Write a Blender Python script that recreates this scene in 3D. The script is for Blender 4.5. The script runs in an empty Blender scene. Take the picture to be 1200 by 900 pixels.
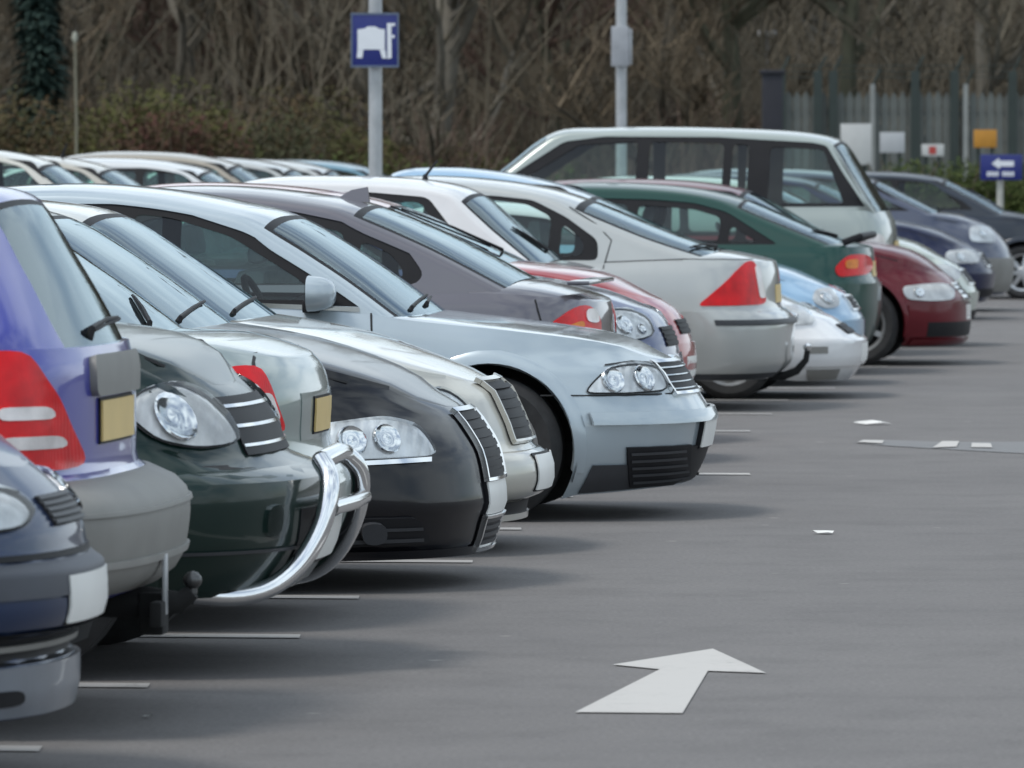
import bpy, bmesh, math, random
import numpy as np
from mathutils import Vector
from mathutils.geometry import delaunay_2d_cdt
R = math.radians
sc = bpy.context.scene
C = sc.collection

# ------------------------------------------------------------------ camera
FPX, CAMH = 8500.0, 1.57                 # focal length in pixels of the 1200 px wide photograph, eye height
PITCH = math.atan(265 / FPX)             # horizon lies 265 px above the picture centre
AROW = math.atan(960 / FPX)              # the parking row runs this far to the right of the view axis
cam = bpy.data.cameras.new('camera'); camo = bpy.data.objects.new('camera', cam); C.objects.link(camo)
cam.sensor_width = 36; cam.lens = FPX / 1200 * 36
cam.clip_start = 0.5; cam.clip_end = 3000
camo.location = (0, 0, CAMH); camo.rotation_euler = (R(90) - PITCH, 0, 0)
cam.dof.use_dof = True; cam.dof.focus_distance = 27.5; cam.dof.aperture_fstop = 10.5
sc.camera = camo
# ------------------------------------------------------------------ sky, sun, exposure
SUN_EL, SUN_AZ = R(58), R(-118)          # azimuth measured clockwise from +Y: the sun stands left and a little behind
w = bpy.data.worlds.new('World'); sc.world = w; w.use_nodes = True
nt = w.node_tree; nt.nodes.clear()
wo = nt.nodes.new('ShaderNodeOutputWorld'); bg = nt.nodes.new('ShaderNodeBackground')
sky = nt.nodes.new('ShaderNodeTexSky'); sky.sky_type = 'NISHITA'; sky.sun_disc = False
sky.sun_elevation = SUN_EL; sky.sun_rotation = SUN_AZ; sky.air_density = 1.0; sky.dust_density = 1.2; sky.ozone_density = 1.6
# broken cloud: soft grey-white cover over the whole dome, thinner in places
tc = nt.nodes.new('ShaderNodeTexCoord'); mp = nt.nodes.new('ShaderNodeMapping'); mp.inputs['Scale'].default_value = (2.2, 2.2, 5.0)
nz = nt.nodes.new('ShaderNodeTexNoise'); nz.inputs['Scale'].default_value = 1.6; nz.inputs['Detail'].default_value = 5
cr = nt.nodes.new('ShaderNodeValToRGB'); cr.color_ramp.elements[0].position = .36; cr.color_ramp.elements[1].position = .60
cr.color_ramp.elements[0].color = (.18, .18, .18, 1); cr.color_ramp.elements[1].color = (1, 1, 1, 1)
mix = nt.nodes.new('ShaderNodeMix'); mix.data_type = 'RGBA'; mix.inputs[7].default_value = (7.9, 8.9, 9.6, 1)
nt.links.new(tc.outputs['Generated'], mp.inputs['Vector']); nt.links.new(mp.outputs[0], nz.inputs['Vector'])
nt.links.new(nz.outputs['Fac'], cr.inputs['Fac']); nt.links.new(cr.outputs[0], mix.inputs[0])
nt.links.new(sky.outputs[0], mix.inputs[6]); nt.links.new(mix.outputs[2], bg.inputs['Color'])
bg.inputs['Strength'].default_value = 0.10
nt.links.new(bg.outputs[0], wo.inputs[0])
sl = bpy.data.lights.new('sun', 'SUN'); sl.energy = 1.3; sl.angle = R(14); sl.color = (1, .95, .88)
so = bpy.data.objects.new('sun', sl); C.objects.link(so)
sd = Vector((math.sin(SUN_AZ) * math.cos(SUN_EL), math.cos(SUN_AZ) * math.cos(SUN_EL), math.sin(SUN_EL)))
so.rotation_euler = sd.to_track_quat('Z', 'Y').to_euler()
sc.view_settings.view_transform = 'Standard'; sc.view_settings.look = 'None'; sc.view_settings.gamma = 1
sc.view_settings.exposure = 0.52; sc.view_settings.use_curve_mapping = False
sc.render.engine = 'CYCLES'

# ------------------------------------------------------------------ place helpers: u runs along the row, v across it towards the aisle
DU = (math.sin(AROW), math.cos(AROW)); NV = (math.cos(AROW), -math.sin(AROW))
def uv(u, v, z=0.0): return (u * DU[0] + v * NV[0], u * DU[1] + v * NV[1], z)
def ray(px, py):
    x = (px - 600) / FPX; y = (py - 450) / FPX
    return (x, math.cos(PITCH) - y * math.sin(PITCH), -math.sin(PITCH) - y * math.cos(PITCH))
def ground_px(px, py, z=0.0):
    d = ray(px, py); t = (z - CAMH) / d[2]; return (d[0] * t, d[1] * t, z)
def depth_px(px, py, Y):                   # point at depth Y on the line of sight
    d = ray(px, py); t = Y / d[1]; return (d[0] * t, Y, CAMH + d[2] * t)
def v_of(px, py, u):
    d = ray(px, py); t = u / (d[0] * DU[0] + d[1] * DU[1]); return d[0] * t * NV[0] + d[1] * t * NV[1]

# ------------------------------------------------------------------ materials
MATS = {}
def newmat(name):
    m = bpy.data.materials.new(name); m.use_nodes = True; n = m.node_tree; n.nodes.clear()
    o = n.nodes.new('ShaderNodeOutputMaterial'); return m, n, o
def noise(n, scale, detail=4, rough=.55, vec='Object', stretch=None):
    t = n.nodes.new('ShaderNodeTexCoord'); z = n.nodes.new('ShaderNodeTexNoise')
    z.inputs['Scale'].default_value = scale; z.inputs['Detail'].default_value = detail; z.inputs['Roughness'].default_value = rough
    if stretch:
        m = n.nodes.new('ShaderNodeMapping'); m.inputs['Scale'].default_value = stretch
        n.links.new(t.outputs[vec], m.inputs[0]); n.links.new(m.outputs[0], z.inputs['Vector'])
    else: n.links.new(t.outputs[vec], z.inputs['Vector'])
    return z
def ramp(n, src, stops):
    r = n.nodes.new('ShaderNodeValToRGB'); e = r.color_ramp.elements
    while len(e) < len(stops): e.new(.5)
    for i, (p, c) in enumerate(stops): e[i].position = p; e[i].color = (*c, 1) if len(c) == 3 else c
    n.links.new(src, r.inputs['Fac']); return r
def bump(n, src, strength, dist=.01):
    b = n.nodes.new('ShaderNodeBump'); b.inputs['Strength'].default_value = strength; b.inputs['Distance'].default_value = dist
    n.links.new(src, b.inputs['Height']); return b
def sh(c, k): return tuple(min(1, x * k) for x in c)
def mat(name, col, rough=.5, metal=0.0, coat=0.0, var=.12, scale=6.0, bmp=0.0, spec=.5, vec='Object'):
    if name in MATS: return MATS[name]
    m, n, o = newmat(name); p = n.nodes.new('ShaderNodeBsdfPrincipled')
    z = noise(n, scale, 6, vec=vec); r = ramp(n, z.outputs['Fac'], [(.3, sh(col, 1 - var)), (.7, sh(col, 1 + var))])
    n.links.new(r.outputs[0], p.inputs['Base Color'])
    p.inputs['Roughness'].default_value = rough; p.inputs['Metallic'].default_value = metal
    p.inputs['Coat Weight'].default_value = coat; p.inputs['Coat Roughness'].default_value = .04
    p.inputs['Specular IOR Level'].default_value = spec
    if bmp: b = bump(n, z.outputs['Fac'], bmp); n.links.new(b.outputs[0], p.inputs['Normal'])
    n.links.new(p.outputs[0], o.inputs[0]); MATS[name] = m; return m
def paint(name, col, metal=.35, rough=.34):
    """car paint: flake coat under clear lacquer, with thin road dust that dulls the gloss in patches"""
    if name in MATS: return MATS[name]
    m, n, o = newmat(name); p = n.nodes.new('ShaderNodeBsdfPrincipled')
    z = noise(n, 3.1, 8, .65); f = noise(n, 900, 2)
    d = ramp(n, z.outputs['Fac'], [(.45, (0, 0, 0)), (.8, (.22, .22, .22))])
    mx = n.nodes.new('ShaderNodeMix'); mx.data_type = 'RGBA'
    mx.inputs[6].default_value = (*col, 1); lum = sum(col) / 3; mx.inputs[7].default_value = (*[x * .5 + .45 * max(.03, min(.2, lum)) for x in col], 1)
    n.links.new(d.outputs[0], mx.inputs[0]); n.links.new(mx.outputs[2], p.inputs['Base Color'])
    p.inputs['Metallic'].default_value = metal; p.inputs['Roughness'].default_value = rough
    p.inputs['Coat Weight'].default_value = 1 if lum > .06 else .6; p.inputs['Specular IOR Level'].default_value = .5 if lum > .06 else .12
    cr_ = ramp(n, z.outputs['Fac'], [(.3, (.02, .02, .02)), (.8, (.12, .12, .12))]); n.links.new(cr_.outputs[0], p.inputs['Coat Roughness'])
    b = bump(n, f.outputs['Fac'], .015, .002); n.links.new(b.outputs[0], p.inputs['Normal'])
    n.links.new(p.outputs[0], o.inputs[0]); MATS[name] = m; return m
def glassmat(name, tint, ior=1.52, refl=(.96, .98, 1)):
    if name in MATS: return MATS[name]
    m, n, o = newmat(name); t = n.nodes.new('ShaderNodeBsdfTransparent'); t.inputs[0].default_value = (*tint, 1)
    g = n.nodes.new('ShaderNodeBsdfGlossy'); g.inputs['Roughness'].default_value = .015; g.inputs[0].default_value = (*refl, 1)
    fr = n.nodes.new('ShaderNodeFresnel'); fr.inputs[0].default_value = ior
    z = noise(n, 2.2, 3); b = bump(n, z.outputs['Fac'], .03, .05)
    n.links.new(b.outputs[0], g.inputs['Normal']); n.links.new(b.outputs[0], fr.inputs['Normal'])
    x = n.nodes.new('ShaderNodeMixShader'); n.links.new(fr.outputs[0], x.inputs[0]); n.links.new(t.outputs[0], x.inputs[1]); n.links.new(g.outputs[0], x.inputs[2])
    n.links.new(x.outputs[0], o.inputs[0]); MATS[name] = m; return m
def lampmat(name, col, metal, rough, scale, bmp=.25):
    """moulded lamp plastic: fine vertical flutes with a little clouding"""
    if name in MATS: return MATS[name]
    m, n, o = newmat(name); p = n.nodes.new('ShaderNodeBsdfPrincipled')
    t = n.nodes.new('ShaderNodeTexCoord'); v = n.nodes.new('ShaderNodeTexWave'); v.bands_direction = 'X'; v.inputs['Scale'].default_value = scale; v.inputs['Distortion'].default_value = .6
    n.links.new(t.outputs['Object'], v.inputs['Vector']); z = noise(n, 9, 4)
    r = ramp(n, z.outputs['Fac'], [(.32, sh(col, .72)), (.68, sh(col, 1.12))]); n.links.new(r.outputs[0], p.inputs['Base Color'])
    p.inputs['Metallic'].default_value = metal; p.inputs['Roughness'].default_value = rough
    p.inputs['Coat Weight'].default_value = .5 if metal else .15; p.inputs['Specular IOR Level'].default_value = .5 if metal else .25; p.inputs['Coat Roughness'].default_value = .05
    b = bump(n, v.outputs['Fac'], bmp, .006); n.links.new(b.outputs[0], p.inputs['Normal'])
    n.links.new(p.outputs[0], o.inputs[0]); MATS[name] = m; return m
M_GLASS = glassmat('car_glass', (.80, .90, .87)); M_SCREEN = glassmat('coated_screen_glass', (.74, .86, .84), 1.85, (.82, .94, 1)); M_CLEAR = glassmat('lamp_glass', (.94, .95, .95), 1.28)
M_TRIM = mat('black_trim', (.014, .014, .016), .55, spec=.2); M_RUB = mat('tyre_rubber', (.022, .022, .023), .75, var=.3, scale=20)
M_GREYPL = mat('grey_plastic', (.21, .205, .19), .55, var=.08); M_DARKPL = mat('dark_plastic', (.035, .037, .042), .5)
M_CHROME = mat('chrome', (.78, .79, .80), .12, 1, var=.04); M_ALLOY = mat('alloy', (.55, .56, .57), .32, .85, var=.06)
M_REFL = lampmat('lamp_reflector', (.88, .89, .90), .3, .22, 9, .3); M_RED = lampmat('red_lens', (.72, .005, .010), 0, .3, 60, .1)
M_FROST = lampmat('frosted_lens', (.80, .79, .78), .1, .3, 14, .2); M_WLENS = lampmat('white_lens', (.76, .70, .68), .1, .25, 60, .1); M_AMB = lampmat('amber_lens', (.75, .22, .02), 0, .25, 60, .1)
M_WPLATE = mat('plate_white', (.78, .78, .75), .35, var=.04); M_YPLATE = mat('plate_yellow', (.70, .51, .20), .45, var=.05)
M_INT = mat('interior_grey', (.08, .082, .085), .85, var=.2); M_SEAT = mat('seat_cloth', (.15, .15, .155), .9, var=.2)
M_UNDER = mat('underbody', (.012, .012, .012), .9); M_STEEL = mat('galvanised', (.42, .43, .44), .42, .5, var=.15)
M_SEAM = mat('panel_gap', (.012, .012, .013), .7)
# ------------------------------------------------------------------ object helpers
def tag(o, label=None, cat=None, group=None, kind=None):
    for k, x in (('label', label), ('category', cat), ('group', group), ('kind', kind)):
        if x: o[k] = x
    return o
def empty(name, loc, rz=0.0):
    o = bpy.data.objects.new(name, None); C.objects.link(o); o.location = loc; o.rotation_euler = (0, 0, rz); o.empty_display_size = .2
    return o
def meshobj(name, verts, faces, m, parent=None, smooth=38, weld=0.0):
    me = bpy.data.meshes.new(name); me.from_pydata([tuple(v) for v in verts], [], faces)
    if weld:
        b = bmesh.new(); b.from_mesh(me); bmesh.ops.remove_doubles(b, verts=b.verts, dist=weld)
        bmesh.ops.dissolve_degenerate(b, edges=b.edges, dist=weld * .5)
        b.to_mesh(me); b.free()
    if smooth: me.shade_smooth(); me.set_sharp_from_angle(angle=R(smooth))
    me.materials.append(m)
    o = bpy.data.objects.new(name, me); C.objects.link(o)
    if parent: o.parent = parent
    return o
def copy_tree(o, parent=None):
    c = o.copy(); C.objects.link(c); c.parent = parent
    for ch in o.children: copy_tree(ch, c)
    return c
class MB:
    def __init__(s): s.v = []; s.f = []
    def add(s, v, f): k = len(s.v); s.v += [tuple(x) for x in v]; s.f += [tuple(i + k for i in q) for q in f]; return s
    def box(s, a, b, bev=0.0):
        (x0, y0, z0), (x1, y1, z1) = a, b
        if not bev:
            return s.add([(x0, y0, z0), (x1, y0, z0), (x1, y1, z0), (x0, y1, z0), (x0, y0, z1), (x1, y0, z1), (x1, y1, z1), (x0, y1, z1)],
                         [(3, 2, 1, 0), (4, 5, 6, 7), (0, 1, 5, 4), (1, 2, 6, 5), (2, 3, 7, 6), (3, 0, 4, 7)])
        bm = bmesh.new(); bmesh.ops.create_cube(bm, size=1)
        for q in bm.verts: q.co = Vector(((x0 + x1) / 2 + q.co.x * (x1 - x0), (y0 + y1) / 2 + q.co.y * (y1 - y0), (z0 + z1) / 2 + q.co.z * (z1 - z0)))
        bmesh.ops.bevel(bm, geom=bm.edges[:], offset=bev, segments=2, affect='EDGES', profile=.6)
        bm.verts.index_update(); s.add([q.co for q in bm.verts], [[q.index for q in f.verts] for f in bm.faces]); bm.free(); return s
    def tube(s, pts, rad, n=8, cap=True):
        pts = [Vector(p) for p in pts]; rs = rad if isinstance(rad, (list, tuple)) else [rad] * len(pts)
        k = len(s.v); up = Vector((0, 0, 1)); side = None
        for i, p in enumerate(pts):
            t = (pts[min(i + 1, len(pts) - 1)] - pts[max(i - 1, 0)]).normalized()
            if side is None:
                side = t.cross(up) if abs(t.z) < .95 else t.cross(Vector((0, 1, 0)))
            side = (side - t * side.dot(t)).normalized(); bi = t.cross(side)
            for j in range(n):
                a = 2 * math.pi * j / n; s.v.append(tuple(p + (side * math.cos(a) + bi * math.sin(a)) * rs[i]))
        for i in range(len(pts) - 1):
            for j in range(n):
                a = k + i * n + j; b = k + i * n + (j + 1) % n; s.f.append((a, b, b + n, a + n))
        if cap:
            s.f.append(tuple(k + j for j in range(n))[::-1]); e = k + (len(pts) - 1) * n; s.f.append(tuple(e + j for j in range(n)))
        return s
    def lathe_y(s, prof, n=36):               # prof: (r, y) closed or open profile turned about the y axis
        k = len(s.v); m = len(prof)
        for i in range(n):
            a = 2 * math.pi * i / n
            for r_, y in prof: s.v.append((r_ * math.cos(a), y, r_ * math.sin(a)))
        for i in range(n):
            for j in range(m - 1):
                a = k + i * m + j; b = k + ((i + 1) % n) * m + j; s.f.append((a, a + 1, b + 1, b))
        return s
    def build(s, name, m, parent=None, smooth=38, weld=0.0): return meshobj(name, s.v, s.f, m, parent, smooth, weld)
# ------------------------------------------------------------------ curves
def pchip(pts):
    pts = sorted(pts); x = [p[0] for p in pts]; y = [p[1] for p in pts]; n = len(x)
    if n == 1: return lambda t: y[0]
    h = [x[i + 1] - x[i] for i in range(n - 1)]; d = [(y[i + 1] - y[i]) / h[i] for i in range(n - 1)]
    m = [0.0] * n
    if n == 2: m = [d[0], d[0]]
    else:
        for i in range(1, n - 1):
            if d[i - 1] * d[i] > 0:
                w1 = 2 * h[i] + h[i - 1]; w2 = h[i] + 2 * h[i - 1]; m[i] = (w1 + w2) / (w1 / d[i - 1] + w2 / d[i])
        m[0] = d[0]; m[-1] = d[-1]
    def f(t):
        if t <= x[0]: return y[0]
        if t >= x[-1]: return y[-1]
        i = 0
        while t > x[i + 1]: i += 1
        s = (t - x[i]) / h[i]
        return (y[i] * (1 + 2 * s) * (1 - s) ** 2 + h[i] * m[i] * s * (1 - s) ** 2 + y[i + 1] * s * s * (3 - 2 * s) + h[i] * m[i + 1] * s * s * (s - 1))
    return f
def catmull(pts, per=8):
    """centripetal-like path through pts; returns [(x, z, key parameter)]"""
    out = []; n = len(pts)
    for i in range(n - 1):
        p0 = pts[max(i - 1, 0)]; p1 = pts[i]; p2 = pts[i + 1]; p3 = pts[min(i + 2, n - 1)]
        if i == 0: p0 = (2 * p1[0] - p2[0], 2 * p1[1] - p2[1])
        if i == n - 2: p3 = (2 * p2[0] - p1[0], 2 * p2[1] - p1[1])
        d = lambda a, b: max(1e-4, math.hypot(a[0] - b[0], a[1] - b[1])) ** .5
        t0 = 0; t1 = t0 + d(p0, p1); t2 = t1 + d(p1, p2); t3 = t2 + d(p2, p3)
        for k in range(per + (1 if i == n - 2 else 0)):
            t = t1 + (t2 - t1) * k / per; r = []
            for c in (0, 1):
                A1 = (t1 - t) / (t1 - t0) * p0[c] + (t - t0) / (t1 - t0) * p1[c]; A2 = (t2 - t) / (t2 - t1) * p1[c] + (t - t1) / (t2 - t1) * p2[c]
                A3 = (t3 - t) / (t3 - t2) * p2[c] + (t - t2) / (t3 - t2) * p3[c]
                B1 = (t2 - t) / (t2 - t0) * A1 + (t - t0) / (t2 - t0) * A2; B2 = (t3 - t) / (t3 - t1) * A2 + (t - t1) / (t3 - t1) * A3
                r.append((t2 - t) / (t2 - t1) * B1 + (t - t1) / (t2 - t1) * B2)
            out.append((r[0], r[1], i + k / per))
    return out
def chaikin(p, it=2):
    """round the corners: it 0 none, 1 about 2 cm, 2 about 4 cm"""
    if not it: return list(p)
    r = .022 if it == 1 else .042; q = []; n = len(p)
    for i in range(n):
        a, b, c = p[i - 1], p[i], p[(i + 1) % n]; l0 = math.hypot(a[0] - b[0], a[1] - b[1]); l1 = math.hypot(c[0] - b[0], c[1] - b[1])
        d0 = min(r, .42 * l0) / max(l0, 1e-6); d1 = min(r, .42 * l1) / max(l1, 1e-6)
        s0 = (b[0] + (a[0] - b[0]) * d0, b[1] + (a[1] - b[1]) * d0); s1 = (b[0] + (c[0] - b[0]) * d1, b[1] + (c[1] - b[1]) * d1)
        for t in (0, .33, .67, 1): q.append(tuple(s0[k] * (1 - t) ** 2 + 2 * b[k] * t * (1 - t) + s1[k] * t * t for k in (0, 1)))
    return q
def dense(p, step):
    q = []
    for i in range(len(p)):
        a = p[i]; b = p[(i + 1) % len(p)]; n = max(1, int(math.hypot(b[0] - a[0], b[1] - a[1]) / step))
        for k in range(n): q.append((a[0] + (b[0] - a[0]) * k / n, a[1] + (b[1] - a[1]) * k / n))
    return q
def inside(p, poly):
    x, y = p; c = False; j = len(poly) - 1
    for i in range(len(poly)):
        if (poly[i][1] > y) != (poly[j][1] > y) and x < (poly[j][0] - poly[i][0]) * (y - poly[i][1]) / (poly[j][1] - poly[i][1]) + poly[i][0]: c = not c
        j = i
    return c
def inset(p, d):
    a = sum(p[i][0] * p[(i + 1) % len(p)][1] - p[(i + 1) % len(p)][0] * p[i][1] for i in range(len(p))); s = 1 if a > 0 else -1
    q = []
    for i in range(len(p)):
        a0 = p[i - 1]; b0 = p[(i + 1) % len(p)]; tx = b0[0] - a0[0]; ty = b0[1] - a0[1]; l = math.hypot(tx, ty) or 1
        q.append((p[i][0] - s * ty / l * d, p[i][1] + s * tx / l * d))
    return q
def cdt(outline, holes, step):
    """triangulate outline minus holes with interior points; returns 2-D verts, tris"""
    V = []; E = []
    for poly in [outline] + holes:
        k = len(V); n = len(poly); V += [Vector(p) for p in poly]; E += [(k + i, k + (i + 1) % n) for i in range(n)]
    xs = [p[0] for p in outline]; ys = [p[1] for p in outline]
    nx = int((max(xs) - min(xs)) / step); ny = int((max(ys) - min(ys)) / step)
    for i in range(1, nx + 1):
        for j in range(1, ny + 1):
            p = (min(xs) + (i - .37 + .31 * (j % 2)) * step, min(ys) + (j - .41) * step)
            if inside(p, outline) and not any(inside(p, h) for h in holes): V.append(Vector(p))
    v, e, f, *_ = delaunay_2d_cdt(V, E, [], 0, 1e-5)
    T = []
    for t in f:
        c = ((v[t[0]][0] + v[t[1]][0] + v[t[2]][0]) / 3, (v[t[0]][1] + v[t[1]][1] + v[t[2]][1]) / 3)
        if inside(c, outline) and not any(inside(c, h) for h in holes): T.append(tuple(t))
    return [tuple(x) for x in v], T
# ------------------------------------------------------------------ car builder
# A car is drawn in side view: q = distance from the end that faces the aisle (towards the far end), z = height.
def sgnpow(x, p): return math.copysign(abs(x) ** p, x)
WHEELS = {}
def wheel_meshes(r, style):
    key = (round(r, 3), style)
    if key in WHEELS: return WHEELS[key]
    w2 = .1; ri = r * .66
    t = MB().lathe_y([(ri, -w2), (ri + .012, -w2 - .004), (r * .86, -w2 - .012), (r * .95, -w2 * .95), (r, -w2 * .72), (r - .004, -w2 * .35), (r - .008, -w2 * .34), (r - .002, -w2 * .3), (r, 0),
                     (r - .002, w2 * .3), (r - .008, w2 * .34), (r - .004, w2 * .35), (r, w2 * .72), (r * .95, w2 * .95), (r * .86, w2 + .01), (ri, w2)], 44)
    rim = MB().lathe_y([(ri + .008, -w2 - .004), (ri - .01, -w2 + .002), (ri - .02, -w2 + .03), (ri - .025, w2)], 40)
    n = 5 if style == 'five' else (7 if style == 'seven' else 10)
    for i in range(n):
        a = 2 * math.pi * i / n; ca, sa = math.cos(a), math.sin(a); wd = .034 if n == 5 else (.026 if n == 7 else .018)
        def P(rr, s, y): return (rr * ca - s * sa, y, rr * sa + s * ca)
        y0 = -w2 + .012
        rim.add([P(.04, -wd, y0 - .01), P(.04, wd, y0 - .01), P(ri - .005, wd * .75, y0), P(ri - .005, -wd * .75, y0), P(.04, -wd, y0 + .04), P(.04, wd, y0 + .04), P(ri - .005, wd * .75, y0 + .03), P(ri - .005, -wd * .75, y0 + .03)],
                [(0, 1, 2, 3), (0, 3, 7, 4), (1, 5, 6, 2), (4, 7, 6, 5)])
    rim.lathe_y([(.0, -w2 - .006), (.05, -w2 - .004), (.065, -w2 + .01), (.065, w2 - .05)], 20)
    dk = MB().lathe_y([(0, -w2 + .07), (ri - .02, -w2 + .07)], 28)
    WHEELS[key] = (t, rim, dk); return WHEELS[key]
WM = {}
def soft(p, it=2):
    for _ in range(it):
        q = [p[0]]
        for a, b in zip(p, p[1:]): q += [tuple(a[k] * .75 + b[k] * .25 for k in range(3)), tuple(a[k] * .25 + b[k] * .75 for k in range(3))]
        p = q + [p[-1]]
    return p
class Car:
    def __init__(s, name, label, u, v0, P, col, yaw=0.0, group=None, cat='car'):
        s.P = P; s.L = P['L']; s.W = P['W']; s.pm = col
        c = uv(u + s.W, v0 - s.L / 2)
        s.root = tag(empty(name, c, -AROW + yaw), label, cat, group or 'cars parked in the bays')
        s.zbf = pchip(P['zb']); s.zsf = pchip(P['zs']); s.qe = pchip(P['qe']); s.pe = pchip(P['pe'])
        s.rR, s.mR = P.get('cR', (.6, 2.5)); s.rL, s.mL = P.get('cL', (.5, 2.6))
        s.sec = pchip(P.get('sec', [(0, .93), (.12, .975), (.4, 1), (.7, .99), (.9, .965), (1, .935)]))
        s.tum = P.get('tum', .30); s.body()
    def X(s, q): return s.L / 2 - q
    def vv(s, q, z): b = s.zbf(q); return max(0, min(1, (z - b) / max(.05, s.zsf(q) - b)))
    def pf(s, q, z):
        a = max(0, min(1, (q - s.qe(z)) / s.rR)); b = max(0, min(1, (s.L - s.pe(z) - q) / s.rL))
        return (1 - (1 - a) ** s.mR) ** (1 / s.mR) * (1 - (1 - b) ** s.mL) ** (1 / s.mL)
    def hw(s, q, z): return s.W * s.sec(s.vv(q, z)) * s.pf(q, z)
    def side(s, q, z, off=0, sd=-1):           # point on the flank below the belt
        e = .008
        y = s.hw(q, z); dyq = (s.hw(q + e, z) - s.hw(q - e, z)) / (2 * e); dyz = (s.hw(q, z + e) - s.hw(q, z - e)) / (2 * e)
        dyq = max(-6, min(6, dyq)); dyz = max(-3, min(3, dyz))
        n = Vector((dyq, 1, -dyz)).normalized()  # q runs to -x
        return (s.X(q) + n.x * off, sd * (y + n.y * off), z + n.z * off)
    def front(s, y, z, off=0):                 # point on the end face towards the aisle
        def f(y, z):
            q = s.qe(z); Wz = s.W * s.sec(s.vv(q + .15, z)); a = min(.9999, abs(y) / Wz)
            return q + s.rR * (1 - (1 - a ** s.mR) ** (1 / s.mR))
        e = .01; q = f(y, z); dy = (f(y + e, z) - f(y - e, z)) / (2 * e); dz = (f(y, z + e) - f(y, z - e)) / (2 * e)
        n = Vector((1, max(-4, min(4, dy)), max(-3, min(3, dz)))).normalized()
        return (s.X(q) + n.x * off, y + n.y * off, z + n.z * off)
    def gy(s, q, z):                           # cabin half width
        zs = s.zsf(q); h = max(-.1, z - zs); y = s.W * s.sec(1) - .012 - s.tum * h - .12 * h * max(h, 0)
        return min(y, s.W * s.sec(1) * s.pf(q, zs) - .004)
    def cab(s, q, z, off=0, sd=-1): return (s.X(q), sd * (s.gy(q, z) + off), z + off * .25)
    # -- body shell
    def body(s):
        P = s.P; mb = MB()
        ph = [0, .12, .24, .36, .5, .62, .74, .84, .93, 1.0]
        cols = [('R', p) for p in ph] + [('S', i / 84) for i in range(1, 84)] + [('L', p) for p in ph[::-1]]
        vs = [0, .02, .05] + [.05 + .035 * i for i in range(1, 26)] + [.95, .975, 1.0]
        grid = []
        for v in vs:
            row = []
            for k, t in cols:
                q = 0.0 if k == 'R' else (s.L if k == 'L' else s.L * t)
                for _ in range(5):
                    z = s.zbf(q) + (s.zsf(q) - s.zbf(q)) * v
                    if k == 'R': f = sgnpow(math.sin(t * math.pi / 2), 2 / s.mR); q = s.qe(z) + s.rR * (1 - math.cos(t * math.pi / 2) ** (2 / s.mR) if t < 1 else 1)
                    elif k == 'L': f = sgnpow(math.sin(t * math.pi / 2), 2 / s.mL); q = s.L - s.pe(z) - s.rL * (1 - math.cos(t * math.pi / 2) ** (2 / s.mL) if t < 1 else 1)
                    else: f = 1; a = s.qe(z) + s.rR; b = s.L - s.pe(z) - s.rL; q = a + (b - a) * t
                row.append([q, s.W * s.sec(v) * f, z])
            grid.append(row)
        nc = len(cols); ra = P.get('arch', .055); dele = set()
        inn = [[None] * nc for _ in vs]
        for j, row in enumerate(grid):
            for i, p in enumerate(row):
                for wq, wr in P['wheels']:
                    R_ = wr + ra; d = math.hypot(p[0] - wq, p[2] - wr)
                    if d < R_: inn[j][i] = (wq, wr, R_)
        for j in range(len(vs) - 1):
            for i in range(nc - 1):
                c4 = [inn[j][i], inn[j][i + 1], inn[j + 1][i], inn[j + 1][i + 1]]
                if all(c4): dele.add((j, i))
        for j, row in enumerate(grid):
            for i, p in enumerate(row):
                if inn[j][i]:
                    wq, wr, R_ = inn[j][i]; d = math.hypot(p[0] - wq, p[2] - wr) or 1e-3
                    p[0] = wq + (p[0] - wq) * R_ / d; p[2] = wr + (p[2] - wr) * R_ / d
        for sd in (-1, 1):
            k = len(mb.v)
            for row in grid:
                for q, y, z in row: mb.v.append((s.X(q), sd * y, z))
            for j in range(len(vs) - 1):
                for i in range(nc - 1):
                    if (j, i) in dele: continue
                    a = k + j * nc + i; f = (a, a + 1, a + 1 + nc, a + nc); mb.f.append(f if sd > 0 else f[::-1])
        # decks (bonnet and boot)
        top = grid[-1]; pr = catmull(P['roof']); s.path = pr
        qa, qb = P['roof'][0][0], P['roof'][-1][0]; m = P.get('mdeck', 2.4)
        zdR = pchip(P['deckR']); zdL = pchip(P['deckL'])
        js = [-1, -.96, -.88, -.76, -.6, -.4, -.2, 0, .2, .4, .6, .76, .88, .96, 1]
        def zdeck(q, y, Y, zs, right):
            e = (q - top[0][0]) if right else (top[-1][0] - q)
            h = ((zdR if right else zdL)(q) - zs) * min(1, max(0, e) / .3) ** .6
            return zs + h * (1 - min(1, abs(y) / max(Y, 1e-4)) ** m) ** (1 / m)
        s.zdeck = zdeck; s.top = top
        for right in (True, False):
            rows = [p for p in top if (p[0] < qa + .22 if right else p[0] > qb - .22)]
            k = len(mb.v)
            for q, Y, zs in rows:
                for t in js: mb.v.append((s.X(q), Y * t, zdeck(q, Y * t, Y, zs, right)))
            n = len(js)
            for i in range(len(rows) - 1):
                for j in range(n - 1): a = k + i * n + j; mb.f.append((a, a + n, a + n + 1, a + 1))
        # cabin: roof and screen pillars
        kR, kL = P['scrR'], P['scrL']; nK = len(P['roof']) - 1; dR, dT, dL = P.get('inset', (.13, .075, .11))
        df = pchip([(0, dR * .8), (max(.1, kR[1] - .35), dR), (kR[1] + .55, dT), (kL[0] - .55, dT), (min(nK - .1, kL[0] + .35), dL), (nK, dL * .8)])
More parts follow.
